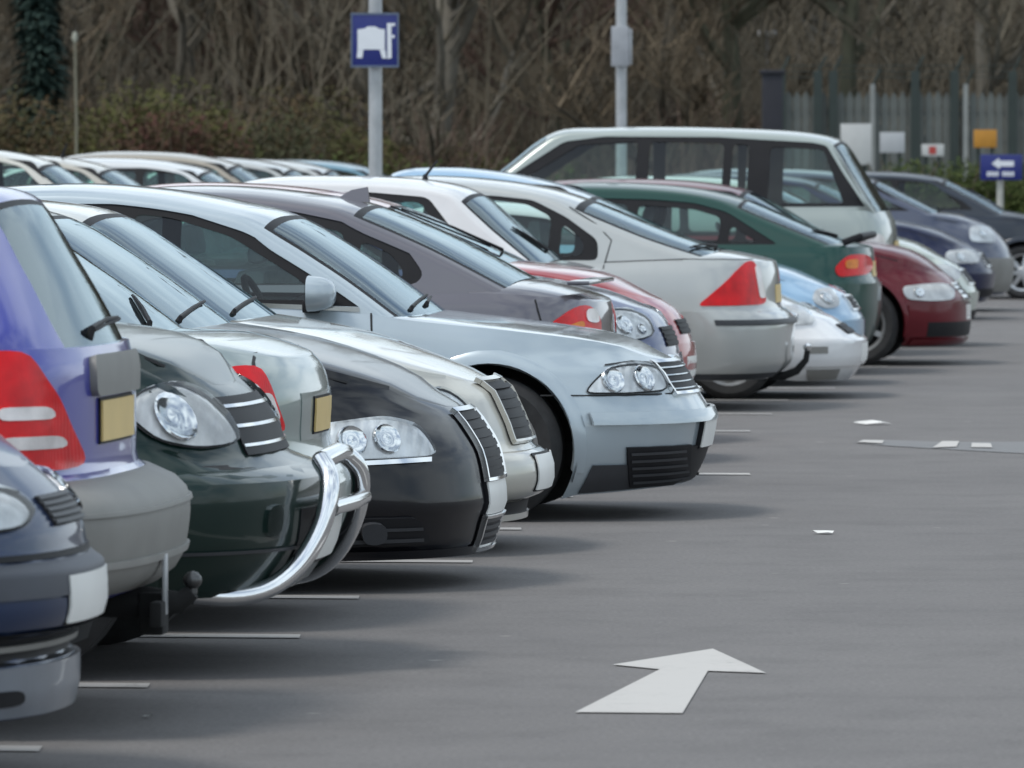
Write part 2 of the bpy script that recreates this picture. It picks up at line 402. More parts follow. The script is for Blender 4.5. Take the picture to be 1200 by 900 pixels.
        ss = [0, .2, .4, .6, .7, .8, .86, .905, .94, .965, .983, .994, 1.0]; ss = [-x for x in ss[:0:-1]] + ss; mg = P.get('mroof', 2.7); gw = P.get('gw', (.94, .94))
        gl = {'R': (MB(), MB()), 'L': (MB(), MB())}
        rows = []; edge = []
        for i, (q, z, k) in enumerate(pr):
            a = pr[max(0, i - 1)]; b = pr[min(len(pr) - 1, i + 1)]; tq, tz = b[0] - a[0], b[1] - a[1]; l = math.hypot(tq, tz); nq, nzz = -tz / l, tq / l
            d = df(k); eq, ez = q - nq * d, z - nzz * d; edge.append((eq, ez)); yE = s.gy(eq, ez); row = []
            for t in ss:
                o = d * (1 - (1 - abs(t) ** mg) ** (1 / mg)); row.append((s.X(q - nq * o), yE * t, z - nzz * o))
            rows.append(row)
        s.edge = edge; n = len(ss); s.rows = rows; s.ss = ss; s.yE = [r_[-1][1] for r_ in rows]
        for i in range(len(rows) - 1):
            k = (pr[i][2] + pr[i + 1][2]) / 2
            for j in range(n - 1):
                sm = (abs(ss[j]) + abs(ss[j + 1])) / 2; quad = [rows[i][j], rows[i + 1][j], rows[i + 1][j + 1], rows[i][j + 1]]; dst = mb
                for key, (k0, k1), gw_ in (('R', kR, gw[0]), ('L', kL, gw[1])):
                    if k0 < k < k1 and sm < gw_: dst = gl[key][1] if (sm > gw_ - .045 or (k > k1 - .08 if key == 'R' else k < k0 + .08)) else gl[key][0]
                dst.add(quad, [(3, 2, 1, 0)])
        # cabin sides with window openings
        bq0, bq1 = edge[0][0], edge[-1][0]; nb = 30
        ol = edge + [(bq1 + (bq0 - bq1) * i / nb, 0) for i in range(0, nb + 1)]
        ol = ol[:len(edge)] + [(q, s.zsf(q) - .025) for q, _ in ol[len(edge):]]
        ol = [(q, max(z, s.zsf(q) - .025)) for q, z in ol]
        q0 = [ol[0]]
        for p in ol[1:]:
            if math.hypot(p[0] - q0[-1][0], p[1] - q0[-1][1]) > .004: q0.append(p)
        holes = [dense(chaikin(d[0], 2), .06) for d in P['dlo']]
        V, T = cdt(q0, holes, .11)
        for sd in (-1, 1): mb.add([s.cab(q, z, 0, sd) for q, z in V], [t if sd > 0 else t[::-1] for t in T])
        s.bodyobj = mb.build('body', s.pm, s.root, 40, .0025)
        nmR, nmL = ('windscreen', 'rear_window') if P['face'] == 'front' else ('rear_window', 'windscreen')
        for key, nm in (('R', nmR), ('L', nmL)):
            g, t = gl[key]; o = g.build(nm, M_SCREEN, s.root, 60, .001)
            if t.f: t.build('screen_border', M_TRIM, o, 60, .001)
        for sd in (-1, 1):
            for hole, (outer, panes) in zip(holes, P['dlo']):
                pp = [dense(chaikin(p, 2), .05) for p in panes]
                V, T = cdt(inset(hole, -.006), pp, .12)
                if T: tr = meshobj('window_trim', [s.cab(q, z, -.006, sd) for q, z in V], [t if sd > 0 else t[::-1] for t in T], M_TRIM, s.root)
                for p in pp:
                    V, T = cdt(p, [], .12)
                    if T: meshobj('side_window', [s.cab(q, z, -.012, sd) for q, z in V], [t if sd > 0 else t[::-1] for t in T], M_GLASS, s.root)
        # underside, wheel housings, wheels
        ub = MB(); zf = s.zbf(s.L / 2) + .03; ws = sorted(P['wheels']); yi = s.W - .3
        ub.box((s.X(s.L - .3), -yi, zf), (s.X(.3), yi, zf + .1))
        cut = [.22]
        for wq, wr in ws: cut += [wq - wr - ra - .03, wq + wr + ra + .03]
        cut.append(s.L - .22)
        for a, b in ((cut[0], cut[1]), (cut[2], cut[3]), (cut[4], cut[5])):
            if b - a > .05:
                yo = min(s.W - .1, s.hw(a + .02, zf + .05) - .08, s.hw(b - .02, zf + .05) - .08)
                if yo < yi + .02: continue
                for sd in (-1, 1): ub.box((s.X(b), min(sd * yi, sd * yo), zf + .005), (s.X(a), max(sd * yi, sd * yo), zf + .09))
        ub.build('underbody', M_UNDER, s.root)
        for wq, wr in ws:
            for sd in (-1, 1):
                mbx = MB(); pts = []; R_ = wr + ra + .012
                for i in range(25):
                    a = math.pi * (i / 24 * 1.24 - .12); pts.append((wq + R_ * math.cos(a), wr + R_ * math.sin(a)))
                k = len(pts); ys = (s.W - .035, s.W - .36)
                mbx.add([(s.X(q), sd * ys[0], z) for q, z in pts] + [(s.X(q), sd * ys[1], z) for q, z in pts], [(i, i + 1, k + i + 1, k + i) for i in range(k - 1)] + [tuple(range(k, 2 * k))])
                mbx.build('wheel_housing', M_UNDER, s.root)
                t, rim, dk = wheel_meshes(wr, P.get('rim', 'seven'))
                key = (id(t), sd)
                wh = bpy.data.objects.new('wheel', None); C.objects.link(wh); wh.parent = s.root; wh.empty_display_size = .1
                wh.location = (s.X(wq), sd * (s.W - P.get('wheel_in', .125)), wr); wh.rotation_euler = (0, .4, math.pi if sd > 0 else 0)
                if id(t) not in WM:
                    WM[id(t)] = (t.build('tyre', M_RUB, wh), rim.build('rim', P.get('rim_mat', M_ALLOY), wh), dk.build('brake_disc', M_UNDER, wh))
                else:
                    for o in WM[id(t)]: c = o.copy(); C.objects.link(c); c.parent = wh
        qa_ = P['roof'][0][0]; q0_ = s.qe(s.zsf(.2)) + (.30 if P['face'] == 'front' else .16)
        if qa_ - q0_ > .12 and P.get('gap', True): s.seam([(q0_ + (qa_ + .02 - q0_) * i / 8, s.zsf(q0_ + (qa_ + .02 - q0_) * i / 8) - .028) for i in range(9)], .006)
        s.interior()
    def interior(s):
        P = s.P; qa, qb = P['roof'][0][0], P['roof'][-1][0]; ff = P['face'] == 'front'
        it = MB(); yi = s.W * s.sec(1) - .1; zt = min(s.zsf(q) for q in (qa + .3, (qa + qb) / 2, qb - .3)) - .03
        it.box((s.X(qb - .05), -yi, .30), (s.X(qa + .1), yi, .33))
        for sd in (-1, 1): it.box((s.X(qb - .1), min(sd * yi, sd * (yi + .03)), .31), (s.X(qa + .15), max(sd * yi, sd * (yi + .03)), zt))
        if ff: it.box((s.X(qa + .55), -yi + .02, .62), (s.X(qa + .02), yi - .02, zt - .02), .05); fq, rq, k = qa + 1.25, qa + 2.0, 1
        else: it.box((s.X(qb - .02), -yi + .02, .62), (s.X(qb - .55), yi - .02, zt - .02), .05); fq, rq, k = qb - 1.25, qb - 2.0, -1
        it.build('cabin_lining', M_INT, s.root)
        zb_ = P.get('seat_z', .0)
        for qq, ys, hw in ((fq, -.36, .25), (fq, .36, .25), (rq, 0, .58)):
            m = MB(); m.box((-.27, -hw, .0), (.27, hw, .2), .06); fr_ = hw < .4
            b0 = len(m.v); m.box((-.09, -hw, .12), (.07, hw, .64 if fr_ else .52), .06)
            if fr_: m.box((-.05, -.12, .66), (.05, .12, .82), .05)
            for i in range(b0, len(m.v)): x, y, z = m.v[i]; m.v[i] = (x - .20 - z * .2, y, z)
            o = m.build('seat', M_SEAT, s.root); o.location = (s.X(qq), ys, .40 + zb_); o.rotation_euler = (0, 0, 0 if k > 0 else math.pi)
        m = MB(); a = [(0, .18 * math.cos(t * math.pi / 10), .18 * math.sin(t * math.pi / 10)) for t in range(21)]
        m.tube(a, .016, 6, False); m.tube([(0, -.17, 0), (0.03, 0, -.02), (0, .17, 0)], .018, 6); m.tube([(0.03, 0, -.02), (.3, 0, -.04)], .03, 6)
        o = m.build('steering_wheel', M_INT, s.root); o.location = (s.X(fq - k * .42), .36 * k, zt + .0); o.rotation_euler = (0, -.45, 0 if k > 0 else math.pi)
    # -- surface details
    def patch(s, name, poly, off, m, parent=None, both=True, it=2, step=.05, where='side', skirt=.03):
        f = {'side': s.side, 'cab': s.cab}[where]; p = dense(chaikin(poly, it) if it else poly, .035); V, T = cdt(p, [], step); out = []
        for sd in ((-1, 1) if both else (-1,)):
            n = len(p); vs = [f(q, z, off, sd) for q, z in V] + [f(q, z, off, sd) for q, z in p] + [f(q, z, off - skirt, sd) for q, z in p]; k = len(V)
            fs = [t if sd > 0 else t[::-1] for t in T] + [(k + i, k + (i + 1) % n, k + n + (i + 1) % n, k + n + i) for i in range(n)]
            out.append(meshobj(name, vs, fs, m, parent or s.root, 50))
        return out
    def fpatch(s, name, poly, off, m, parent=None, it=0, step=.05, skirt=.03, sym=False):
        out = []
        for sy in ((1, -1) if sym else (1,)):
            p = dense(chaikin(poly, it) if it else poly, .03); V, T = cdt(p, [], step); n = len(p); k = len(V)
            vs = [s.front(y * sy, z, off) for y, z in V] + [s.front(y * sy, z, off) for y, z in p] + [s.front(y * sy, z, off - skirt) for y, z in p]
            out.append(meshobj(name, vs, list(T) + [(k + i, k + (i + 1) % n, k + n + (i + 1) % n, k + n + i) for i in range(n)], m, parent or s.root, 50))
        return out
    def band(s, name, q1, z0, z1, off, m, parent=None, end='R', rows=10, skirt=.02):
        """strip wrapped round an end from q1 on one flank to q1 on the other; z0, z1 numbers or functions of q"""
        f0 = z0 if callable(z0) else (lambda q: z0); f1 = z1 if callable(z1) else (lambda q: z1)
        cols = []; npt = 26; zm = (f0(0 if end == 'R' else s.L) + f1(0 if end == 'R' else s.L)) / 2
        tip = s.qe(zm) if end == 'R' else s.pe(zm); r_ = s.rR if end == 'R' else s.rL; mm = s.mR if end == 'R' else s.mL
        for i in range(npt + 1):
            t = i / npt
            cols.append(('c', t * math.pi / 2) if i < npt else ('s', 0.0))
        ns = max(1, int((q1 - tip - r_) / .08)) if q1 > tip + r_ else 0
        for i in range(1, ns + 1): cols.append(('s', i / ns))
        def pt(c, z, o, sd):
            k, t = c
            e0 = s.qe(z) if end == 'R' else s.pe(z)
            if k == 'c':
                fy = math.sin(t) ** (2 / mm); e = r_ * (1 - math.cos(t) ** (2 / mm)); 
            else: fy = 1; e = r_ + (q1 - tip - r_) * t
            d = e0 + e; q = d if end == 'R' else s.L - d
            W = s.W * s.sec(s.vv(q, z)); y = W * fy
            # outline normal
            if k == 'c':
                ny = math.sin(t) ** (2 - 2 / mm) / W; nq = math.cos(t) ** (2 - 2 / mm) / r_; l = math.hypot(ny, nq) or 1; ny /= l; nq /= l
            else: ny, nq = 1, 0
            x = s.X(q) + (nq * o if end == 'R' else -nq * o)
            return (x, sd * (y + ny * o), z)
        if not ns: cols = [c for c in cols if c[0] == 'c' and r_ * (1 - math.cos(c[1]) ** (2 / mm)) + tip <= q1 + 1e-6]
        seq = [(c, -1) for c in cols[::-1]] + [(c, 1) for c in cols[1:]]
        mb = MB(); n = rows + 3
        for c, sd in seq:
            k, t = c; e = r_ * (1 - math.cos(t) ** (2 / mm)) if k == 'c' else r_ + (q1 - tip - r_) * t; qq = tip + e
            a, b = f0(qq), f1(qq); zs_ = [a] + [a + (b - a) * i / rows for i in range(rows + 1)] + [b]
            for i, z in enumerate(zs_): mb.v.append(pt(c, z, off if 0 < i < n - 1 else off - skirt, sd))
        for i in range(len(seq) - 1):
            for j in range(n - 1): a = i * n + j; mb.f.append((a, a + n, a + n + 1, a + 1))
        mb.f.append(tuple(range(n))); e = (len(seq) - 1) * n; mb.f.append(tuple(e + j for j in range(n))[::-1])
        return mb.build(name, m, parent or s.root, 45)
    def seam(s, pts, width=.007, both=True, where='side', name='panel_gap', m=None, off=.0015):
        f = {'side': s.side, 'cab': s.cab}[where]
        for sd in ((-1, 1) if both else (-1,)):
            P = []
            for i in range(len(pts) - 1):
                a, b = pts[i], pts[i + 1]; n = max(2, int(math.hypot(b[0] - a[0], b[1] - a[1]) / .06))
                P += [(a[0] + (b[0] - a[0]) * k / n, a[1] + (b[1] - a[1]) * k / n) for k in range(n)]
            P.append(pts[-1]); vs = []; fs = []
            for i, p in enumerate(P):
                a = P[max(0, i - 1)]; b = P[min(len(P) - 1, i + 1)]; tx, ty = b[0] - a[0], b[1] - a[1]; l = math.hypot(tx, ty) or 1
                vs += [f(p[0] - ty / l * width / 2, p[1] + tx / l * width / 2, off, sd), f(p[0] + ty / l * width / 2, p[1] - tx / l * width / 2, off, sd)]
            fs = [(2 * i, 2 * i + 1, 2 * i + 3, 2 * i + 2) for i in range(len(P) - 1)]
            meshobj(name, vs, fs, m or M_SEAM, s.root)
    def arch_lip(s, wq, wr, width=.035, off=.012, m=None):
        for sd in (-1, 1):
            vs = []; fs = []; R_ = wr + s.P.get('arch', .055) - .006; n = 30; k = 0
            for i in range(n + 1):
                a = math.pi * (i / n * 1.16 - .08)
                for rr, o in ((R_, -.03), (R_, off), (R_ + width * .6, off), (R_ + width, -.002)):
                    q, z = wq + rr * math.cos(a), wr + rr * math.sin(a); z = max(z, s.zbf(q) + .005); vs.append(s.side(q, z, o, sd))
            fs = [(i * 4 + j, i * 4 + j + 1, i * 4 + 5 + j, i * 4 + 4 + j) for i in range(n) for j in range(3)]
            meshobj('wheel_arch', vs, fs, m or s.pm, s.root, 60)
    def headlight(s, poly, bulbs=(), both=True, border=None, rm=None):
        ls = s.patch('headlight', poly, .006, rm or M_REFL, None, both)
        for o, sd in zip(ls, (-1, 1)):
            for q, z, r_ in bulbs:
                c = Vector(s.side(q, z, .008, sd)); e = .01; n = (Vector(s.side(q, z, .02, sd)) - Vector(s.side(q, z, .0, sd))).normalized()
                a = n.orthogonal().normalized(); b = n.cross(a); mb = MB(); m_ = 18
                for rr, h in ((r_, .004), (r_ * .93, .009), (r_ * .84, .006), (r_ * .55, .0), (r_ * .3, .0), (.001, .006)):
                    mb.v += [tuple(c + n * h + (a * math.cos(2 * math.pi * i / m_) + b * math.sin(2 * math.pi * i / m_)) * rr) for i in range(m_)]
                mb.f = [(k * m_ + i, k * m_ + (i + 1) % m_, (k + 1) * m_ + (i + 1) % m_, (k + 1) * m_ + i) for k in range(5) for i in range(m_)]
                mb.build('lamp_bowl', M_CHROME, o)
            p = dense(chaikin(poly, 2), .035); V, T = cdt(p, [], .05); n = len(p); k = len(V); cx = sum(x for x, _ in p) / n; cz = sum(z for _, z in p) / n; rr = max(math.hypot(x - cx, z - cz) for x, z in p)
            fo = lambda q, z: .012 + .016 * (1 - min(1, math.hypot(q - cx, z - cz) / rr) ** 2)
            meshobj('lens', [s.side(q, z, fo(q, z), sd) for q, z in V] + [s.side(q, z, .0, sd) for q, z in p] + [s.side(q, z, fo(q, z), sd) for q, z in p],
                    [t if sd > 0 else t[::-1] for t in T] + [(k + i, k + (i + 1) % n, k + n + (i + 1) % n, k + n + i)[::sd] for i in range(n)], M_CLEAR, o, 50)
        if border is not None:
            p = chaikin(poly, 2); s.seam(p + [p[0]], .007, both, name='lamp_seal', off=.007)
        return ls
    def taillight(s, zones, both=True, far=0.0):
        o = s.patch('tail_light', zones[0][0], .008, zones[0][1], None, both and not far)
        if far:
            f0 = s.side; s.side = lambda q, z, off=0, sd=-1: f0(q + far, z, off, 1); o += s.patch('tail_light', zones[0][0], .008, zones[0][1], None, False); s.side = f0; both = False
        for poly, m in zones[1:]:
            for i, sd in enumerate((-1, 1) if both else (-1,)):
                p = dense(chaikin(poly, 1), .035); V, T = cdt(p, [], .05); n = len(p); k = len(V)
                meshobj('lens_segment', [s.side(q, z, .012, sd) for q, z in V] + [s.side(q, z, .012, sd) for q, z in p] + [s.side(q, z, 0, sd) for q, z in p],
                        list(T) + [(k + i, k + (i + 1) % n, k + n + (i + 1) % n, k + n + i) for i in range(n)], m, o[i], 50)
        return o
    def plate(s, z, front, y=0.0, tilt=0.0, off=.012, h=.112, w=.52):
        p = lambda d: [(-w / 2 - d, z - h / 2 - d), (w / 2 + d, z - h / 2 - d), (w / 2 + d, z + h / 2 + d), (-w / 2 - d, z + h / 2 + d)]
        o = s.fpatch('number_plate', p(0), off, M_WPLATE if front else M_YPLATE, skirt=.006)[0]; s.fpatch('plate_holder', p(.008), off - .006, M_TRIM, o, skirt=.03); return o
    def grille(s, y0, y1, z0, z1, n, off=.006, frame=None, vertical=False, slat=None, m=None, sh=.55, sym=False, chrome_slats=False):
        """dark opening on the end face with a frame and n separate slats"""
        poly = lambda a, b, c, d: [(a, c), (b, c), (b, d), (a, d)]
        g = s.fpatch('grille', poly(y0, y1, z0, z1), off, M_TRIM, None)[0]
        sm = slat or M_DARKPL
        for i in range(n):
            if vertical:
                w_ = (y1 - y0) / n; c = y0 + w_ * (i + .5); s.fpatch('slat', poly(c - w_ * sh / 2, c + w_ * sh / 2, z0 + .004, z1 - .004), off + .004, sm, g, skirt=.004)
            else:
                h_ = (z1 - z0) / n; c = z0 + h_ * (i + .5); s.fpatch('slat', poly(y0 + .004, y1 - .004, c - h_ * sh / 2, c + h_ * sh / 2), off + .004, sm, g, skirt=.004)
        if frame:
            t = .012
            for a, b, c, d in ((y0 - t, y1 + t, z1, z1 + t), (y0 - t, y1 + t, z0 - t, z0), (y0 - t, y0, z0 + .001, z1 - .001), (y1, y1 + t, z0 + .001, z1 - .001)):
                s.fpatch('grille_frame', poly(a, b, c, d), off + .012, frame, g, skirt=.02)
        return g
    def mirror(s, q, z, ff, m=None, size=1.0):
        for sd in (-1, 1):
            y = s.gy(q, z); k = 1 if ff else -1; mb = MB(); sx = .075 * size; n = 10
            prof = [(-.0, .0), (-.08, .0)]
            # rounded shell: half ellipsoid with flat glass side
            rows = []
            for i in range(7):
                t = i / 6 * math.pi / 2
                rows.append((math.sin(t), math.cos(t)))
            ring = 16
            for a_, c_ in rows:
                for j in range(ring):
                    b = 2 * math.pi * j / ring; ex = sgnpow(math.cos(b), .7); ez = sgnpow(math.sin(b), .7)
                    mb.v.append((k * sx * 1.5 * a_, sd * (.12 + .105 * size * ex * (c_ ** .6 if c_ > 1e-6 else 0)), .075 * size * ez * (c_ ** .6 if c_ > 1e-6 else 0)))
            for i in range(6):
                for j in range(ring): a = i * ring + j; b = i * ring + (j + 1) % ring; mb.f.append((a, b, b + ring, a + ring))
            mb.f.append(tuple(range(ring))[::-1])
            o = mb.build('door_mirror', m or s.pm, s.root, 50); o.location = (s.X(q), sd * y, z)
            g = MB(); g.add([(-k * .004, sd * (.12 + .092 * size * sgnpow(math.cos(2 * math.pi * j / ring), .7)), .062 * size * sgnpow(math.sin(2 * math.pi * j / ring), .7)) for j in range(ring)], [tuple(range(ring))]); g.build('mirror_glass', M_CHROME, o)
            st = MB(); st.box((-.035, min(0, sd * .09), -.085), (.04, max(0, sd * .09), -.03), .012); st.build('mirror_foot', M_TRIM, o)
    def handle(s, q, z, m=None, ln=.2):
        for sd in (-1, 1):
            a = s.side(q, z, .0, sd); b = s.side(q, z, .03, sd); c = s.side(q + ln, z, .03, sd); d = s.side(q + ln, z, .0, sd)
            MB().tube([a, b, c, d], [.012, .014, .014, .012], 8).build('door_handle', m or s.pm, s.root)
    def on_path(s, k, t):                      # point on the screen/roof surface: k key parameter, t across -1..1
        i = min(range(len(s.path)), key=lambda i: abs(s.path[i][2] - k)); row = s.rows[i]; j = min(range(len(s.ss)), key=lambda j: abs(s.ss[j] - t)); return Vector(row[j])
    def wiper(s, k0, k1, t0, t1, lift=.012):
        a = s.on_path(k0, t0); b = s.on_path(k1, t1); up = Vector((.35 if k1 > k0 else -.2, 0, 1)).normalized() * lift
        m = MB(); m.tube([a - up * .5, a + up, (a + b) / 2 + up * 1.5, b + up], [.014, .010, .007, .005], 6)
        m.tube([a.lerp(b, .12) + up * .6, b.lerp(a, -.1) + up * .6], .006, 6); return m.build('wiper', M_TRIM, s.root)
    def aerial(s, k, ln, lean=-.5, t=0.0, r_=.004):
        a = s.on_path(k, t); m = MB(); m.tube([a - Vector((0, 0, .01)), a + Vector((0, 0, .03))], [.022, .012], 8); m.tube([a + Vector((0, 0, .02)), a + Vector((lean * ln, 0, ln * math.sqrt(max(.05, 1 - lean * lean))))], [r_, r_ * .7], 6)
        return m.build('aerial', M_TRIM, s.root)
    def rails(s, k0, k1, m=None):
        for sd in (-1, 1):
            pts = []
            for i in range(9):
                p = s.on_path(k0 + (k1 - k0) * i / 8, sd * .86); pts.append(p + Vector((0, 0, .045 if 0 < i < 8 else -.01)))
            MB().tube(pts, .016, 8).build('roof_rail', m or M_TRIM, s.root)
# ------------------------------------------------------------------ setting: ground, road paint
def asphalt():
    m, n, o = newmat('asphalt'); p = n.nodes.new('ShaderNodeBsdfPrincipled')
    a = noise(n, 55, 6, .7); b = noise(n, .35, 5, .6); c = noise(n, 2.2, 6, .65)
    r1 = ramp(n, b.outputs['Fac'], [(.3, (.168, .160, .158)), (.7, (.196, .187, .183))])
    r2 = ramp(n, a.outputs['Fac'], [(.35, (.7, .7, .7)), (.65, (1.0, 1.0, 1.0)), (.8, (1.5, 1.5, 1.45))])
    r3 = ramp(n, c.outputs['Fac'], [(.33, (.88, .88, .88)), (.5, (1, 1, 1)), (.72, (1.06, 1.055, 1.05))])
    m1 = n.nodes.new('ShaderNodeMix'); m1.data_type = 'RGBA'; m1.blend_type = 'MULTIPLY'; m1.inputs[0].default_value = 1
    m2 = n.nodes.new('ShaderNodeMix'); m2.data_type = 'RGBA'; m2.blend_type = 'MULTIPLY'; m2.inputs[0].default_value = 1
    n.links.new(r1.outputs[0], m1.inputs[6]); n.links.new(r2.outputs[0], m1.inputs[7]); n.links.new(m1.outputs[2], m2.inputs[6]); n.links.new(r3.outputs[0], m2.inputs[7])
    vo = n.nodes.new('ShaderNodeTexVoronoi'); vo.inputs['Scale'].default_value = 1.7; tcx = n.nodes.new('ShaderNodeTexCoord'); n.links.new(tcx.outputs['Object'], vo.inputs['Vector'])
    r4 = ramp(n, vo.outputs['Distance'], [(.0, (1.9, 1.88, 1.8)), (.035, (1.5, 1.5, 1.45)), (.05, (1, 1, 1))])
    r4b = ramp(n, noise(n, .9, 3).outputs['Fac'], [(.3, (.8, .8, .8)), (.42, (1, 1, 1))])
    m3 = n.nodes.new('ShaderNodeMix'); m3.data_type = 'RGBA'; m3.blend_type = 'MULTIPLY'; m3.inputs[0].default_value = 1
    m4 = n.nodes.new('ShaderNodeMix'); m4.data_type = 'RGBA'; m4.blend_type = 'MULTIPLY'; m4.inputs[0].default_value = .5
    n.links.new(m2.outputs[2], m3.inputs[6]); n.links.new(r4.outputs[0], m3.inputs[7]); n.links.new(m3.outputs[2], m4.inputs[6]); n.links.new(r4b.outputs[0], m4.inputs[7])
    n.links.new(m4.outputs[2], p.inputs['Base Color']); p.inputs['Roughness'].default_value = .88; p.inputs['Specular IOR Level'].default_value = .25
    bb = bump(n, a.outputs['Fac'], .5, .006); n.links.new(bb.outputs[0], p.inputs['Normal']); n.links.new(p.outputs[0], o.inputs[0]); return m
def paintmat(name, col, wear):
    m, n, o = newmat(name); p = n.nodes.new('ShaderNodeBsdfPrincipled'); a = noise(n, 26, 8, .75); b = noise(n, 3, 5, .6)
    ad = n.nodes.new('ShaderNodeMath'); ad.operation = 'ADD'; n.links.new(a.outputs['Fac'], ad.inputs[0]); n.links.new(b.outputs['Fac'], ad.inputs[1])
    r = ramp(n, ad.outputs[0], [(wear - .1, (.18, .175, .174)), (wear + .05, sh(col, .92)), (1, col)]); n.links.new(r.outputs[0], p.inputs['Base Color'])
    p.inputs['Roughness'].default_value = .7; n.links.new(p.outputs[0], o.inputs[0]); return m
M_ASPH = asphalt(); M_LINE = paintmat('line_paint', (.47, .45, .425), .78); M_WORN = paintmat('worn_paint', (.36, .35, .34), .86)
g = MB(); S = 700
g.add([(-S, -150, 0), (S, -150, 0), (S, 1100, 0), (-S, 1100, 0)], [(0, 1, 2, 3)])
tag(g.build('ground', M_ASPH, None, 0), kind='structure')
def sheet(name, pts, z, m, label=None, cat=None, group=None, kind=None):
    n = len(pts); o = meshobj(name, [(x, y, z) for x, y in pts], [tuple(range(n))], m, None, 0)
    return tag(o, label, cat, group, kind)
# white arrow painted in the aisle
def q2(u, v): return uv(u, v)[:2]
ar = [q2(20.36, -2.12), q2(20.36, -1.815), q2(22.05, -1.888), q2(21.98, -1.705), q2(23.05, -1.958), q2(22.29, -2.205), q2(22.1, -2.04)]
sheet('road_arrow', [ar[i] for i in range(7)], .004, M_LINE, 'white arrow painted on the asphalt pointing along the aisle', 'road marking')
# bay lines between the cars
BLN = ['worn white bay line on the near side of the dark blue people carrier', 'white bay line between the dark blue and royal blue people carriers', 'white bay line between the royal blue carrier and the dark green off-roader', 'white bay line between the dark green off-roader and the sage saloon', 'white bay line between the sage saloon and the black saloon', 'white bay line between the black and champagne saloons', 'white bay line between the champagne and pale blue saloons', 'white bay line between the pale blue saloon and mauve coupe', 'crisp white bay line reaching past the pale blue saloon bumper']
ul = [16.3, 18.86, 21.17, 23.42, 25.53, 27.86, 30.35, 33.3, 35.75, 38.75, 41.4, 44.2, 46.7, 49.2, 51.8, 54.3, 56.85, 59.6, 62.3, 65, 67.7, 70.4, 73.1, 75.8, 78.5]
for i, u in enumerate(ul):
    e = -3.3 - .22 * ((i * 7) % 5) / 5 if i != 8 else -2.85
    sheet('bay_line', [q2(u, -7.9), q2(u, e), q2(u + .17, e - .02), q2(u + .17, -7.9)], .004, M_WORN if i != 8 else M_LINE, BLN[i] if i < len(BLN) else 'white bay line painted on the asphalt beyond the mauve coupe', 'road marking', 'bay lines')
# worn marking further along the aisle: pale strip with two fresh dashes
def gq(px, py): return ground_px(px, py)[:2]
sheet('painted_strip', [gq(1003, 519.5), gq(1035, 516), gq(1110, 518.5), gq(1260, 518), gq(1260, 534), gq(1200, 532), gq(1090, 526), gq(1040, 523)], .003, paintmat('faded_paint', (.16, .158, .158), .8), 'faded pale strip painted across the aisle asphalt', 'road marking')
for a, lb in (([gq(1093, 526), gq(1104, 518.5), gq(1124, 518.5), gq(1121, 525)], 'fresh white dash on the faded strip, with the pale strip tapering beside it'), ([gq(1138, 525.5), gq(1139, 520.5), gq(1161, 521), gq(1163, 526)], 'fresh white dash on the faded strip, farther out in the aisle')):
    sheet('painted_dash', a, .008, M_LINE, lb, 'road marking')
sheet('painted_dash', [gq(1005, 519.5), gq(1012, 517), gq(1036, 517.5), gq(1034, 521)], .008, M_LINE, 'white tip painted at the end of the faded strip', 'road marking')
# litter
def scrap(px, py, s_, lb, seed):
    rnd = random.Random(seed); m = MB(); n = 9; c = ground_px(px, py)
    pts = [(s_ * (1 + .35 * rnd.uniform(-1, 1)) * math.cos(2 * math.pi * i / n) * 1.5, s_ * (1 + .35 * rnd.uniform(-1, 1)) * math.sin(2 * math.pi * i / n), .006 + rnd.uniform(0, s_ * .35)) for i in range(n)]
    m.add(pts + [(0, 0, s_ * .5)], [(i, (i + 1) % n, n) for i in range(n)]); o = m.build('paper_scrap', mat('paper', (.7, .69, .66), .8), None, 0); o.location = c; tag(o, lb, 'litter')
scrap(967, 626, .033, 'crumpled white scrap of paper lying alone on the open aisle', 1)
scrap(1022, 498, .06, 'flat white scrap of paper just beyond the faded strip', 2)
scrap(173, 842, .012, 'tiny pale scrap on the asphalt in front of the first bays', 3)

# ------------------------------------------------------------------ the cars
PEF = [(.15, .1), (.3, .02), (.45, 0), (.55, .03), (.65, .12), (.72, .2)]   # hidden front end
PER = [(.2, .1), (.4, 0), (.55, .01), (.75, .06), (.9, .1)]                  # hidden rear end
ZB = lambda L, a=.16, b=.2, c=.24: [(0, a), (.35, a), (.75, b), (L - .8, b), (L - .3, c), (L, c)]
def win3(q0, q1, zb, zt, lean0=.3, lean1=.25):
    """simple three-pane window band for cabins whose sides are hidden or far off"""
    dl = [(q0, zb), (q0 + lean0, zt - .03), (q0 + lean0 + .35, zt), (q1 - lean1 - .35, zt), (q1 - lean1, zt - .04), (q1, zb)]
    m1 = q0 + (q1 - q0) * .36; m2 = q0 + (q1 - q0) * .72
    return [(dl, [[(q0 + .12, zb + .02), (q0 + lean0 + .04, zt - .06), (m1, zt - .03), (m1, zb + .02)], [(m1 + .07, zb + .02), (m1 + .07, zt - .03), (m2, zt - .03), (m2, zb + .02)],
                  [(m2 + .06, zb + .02), (m2 + .06, zt - .03), (q1 - lean1 - .06, zt - .07), (q1 - .1, zb + .02)]])]
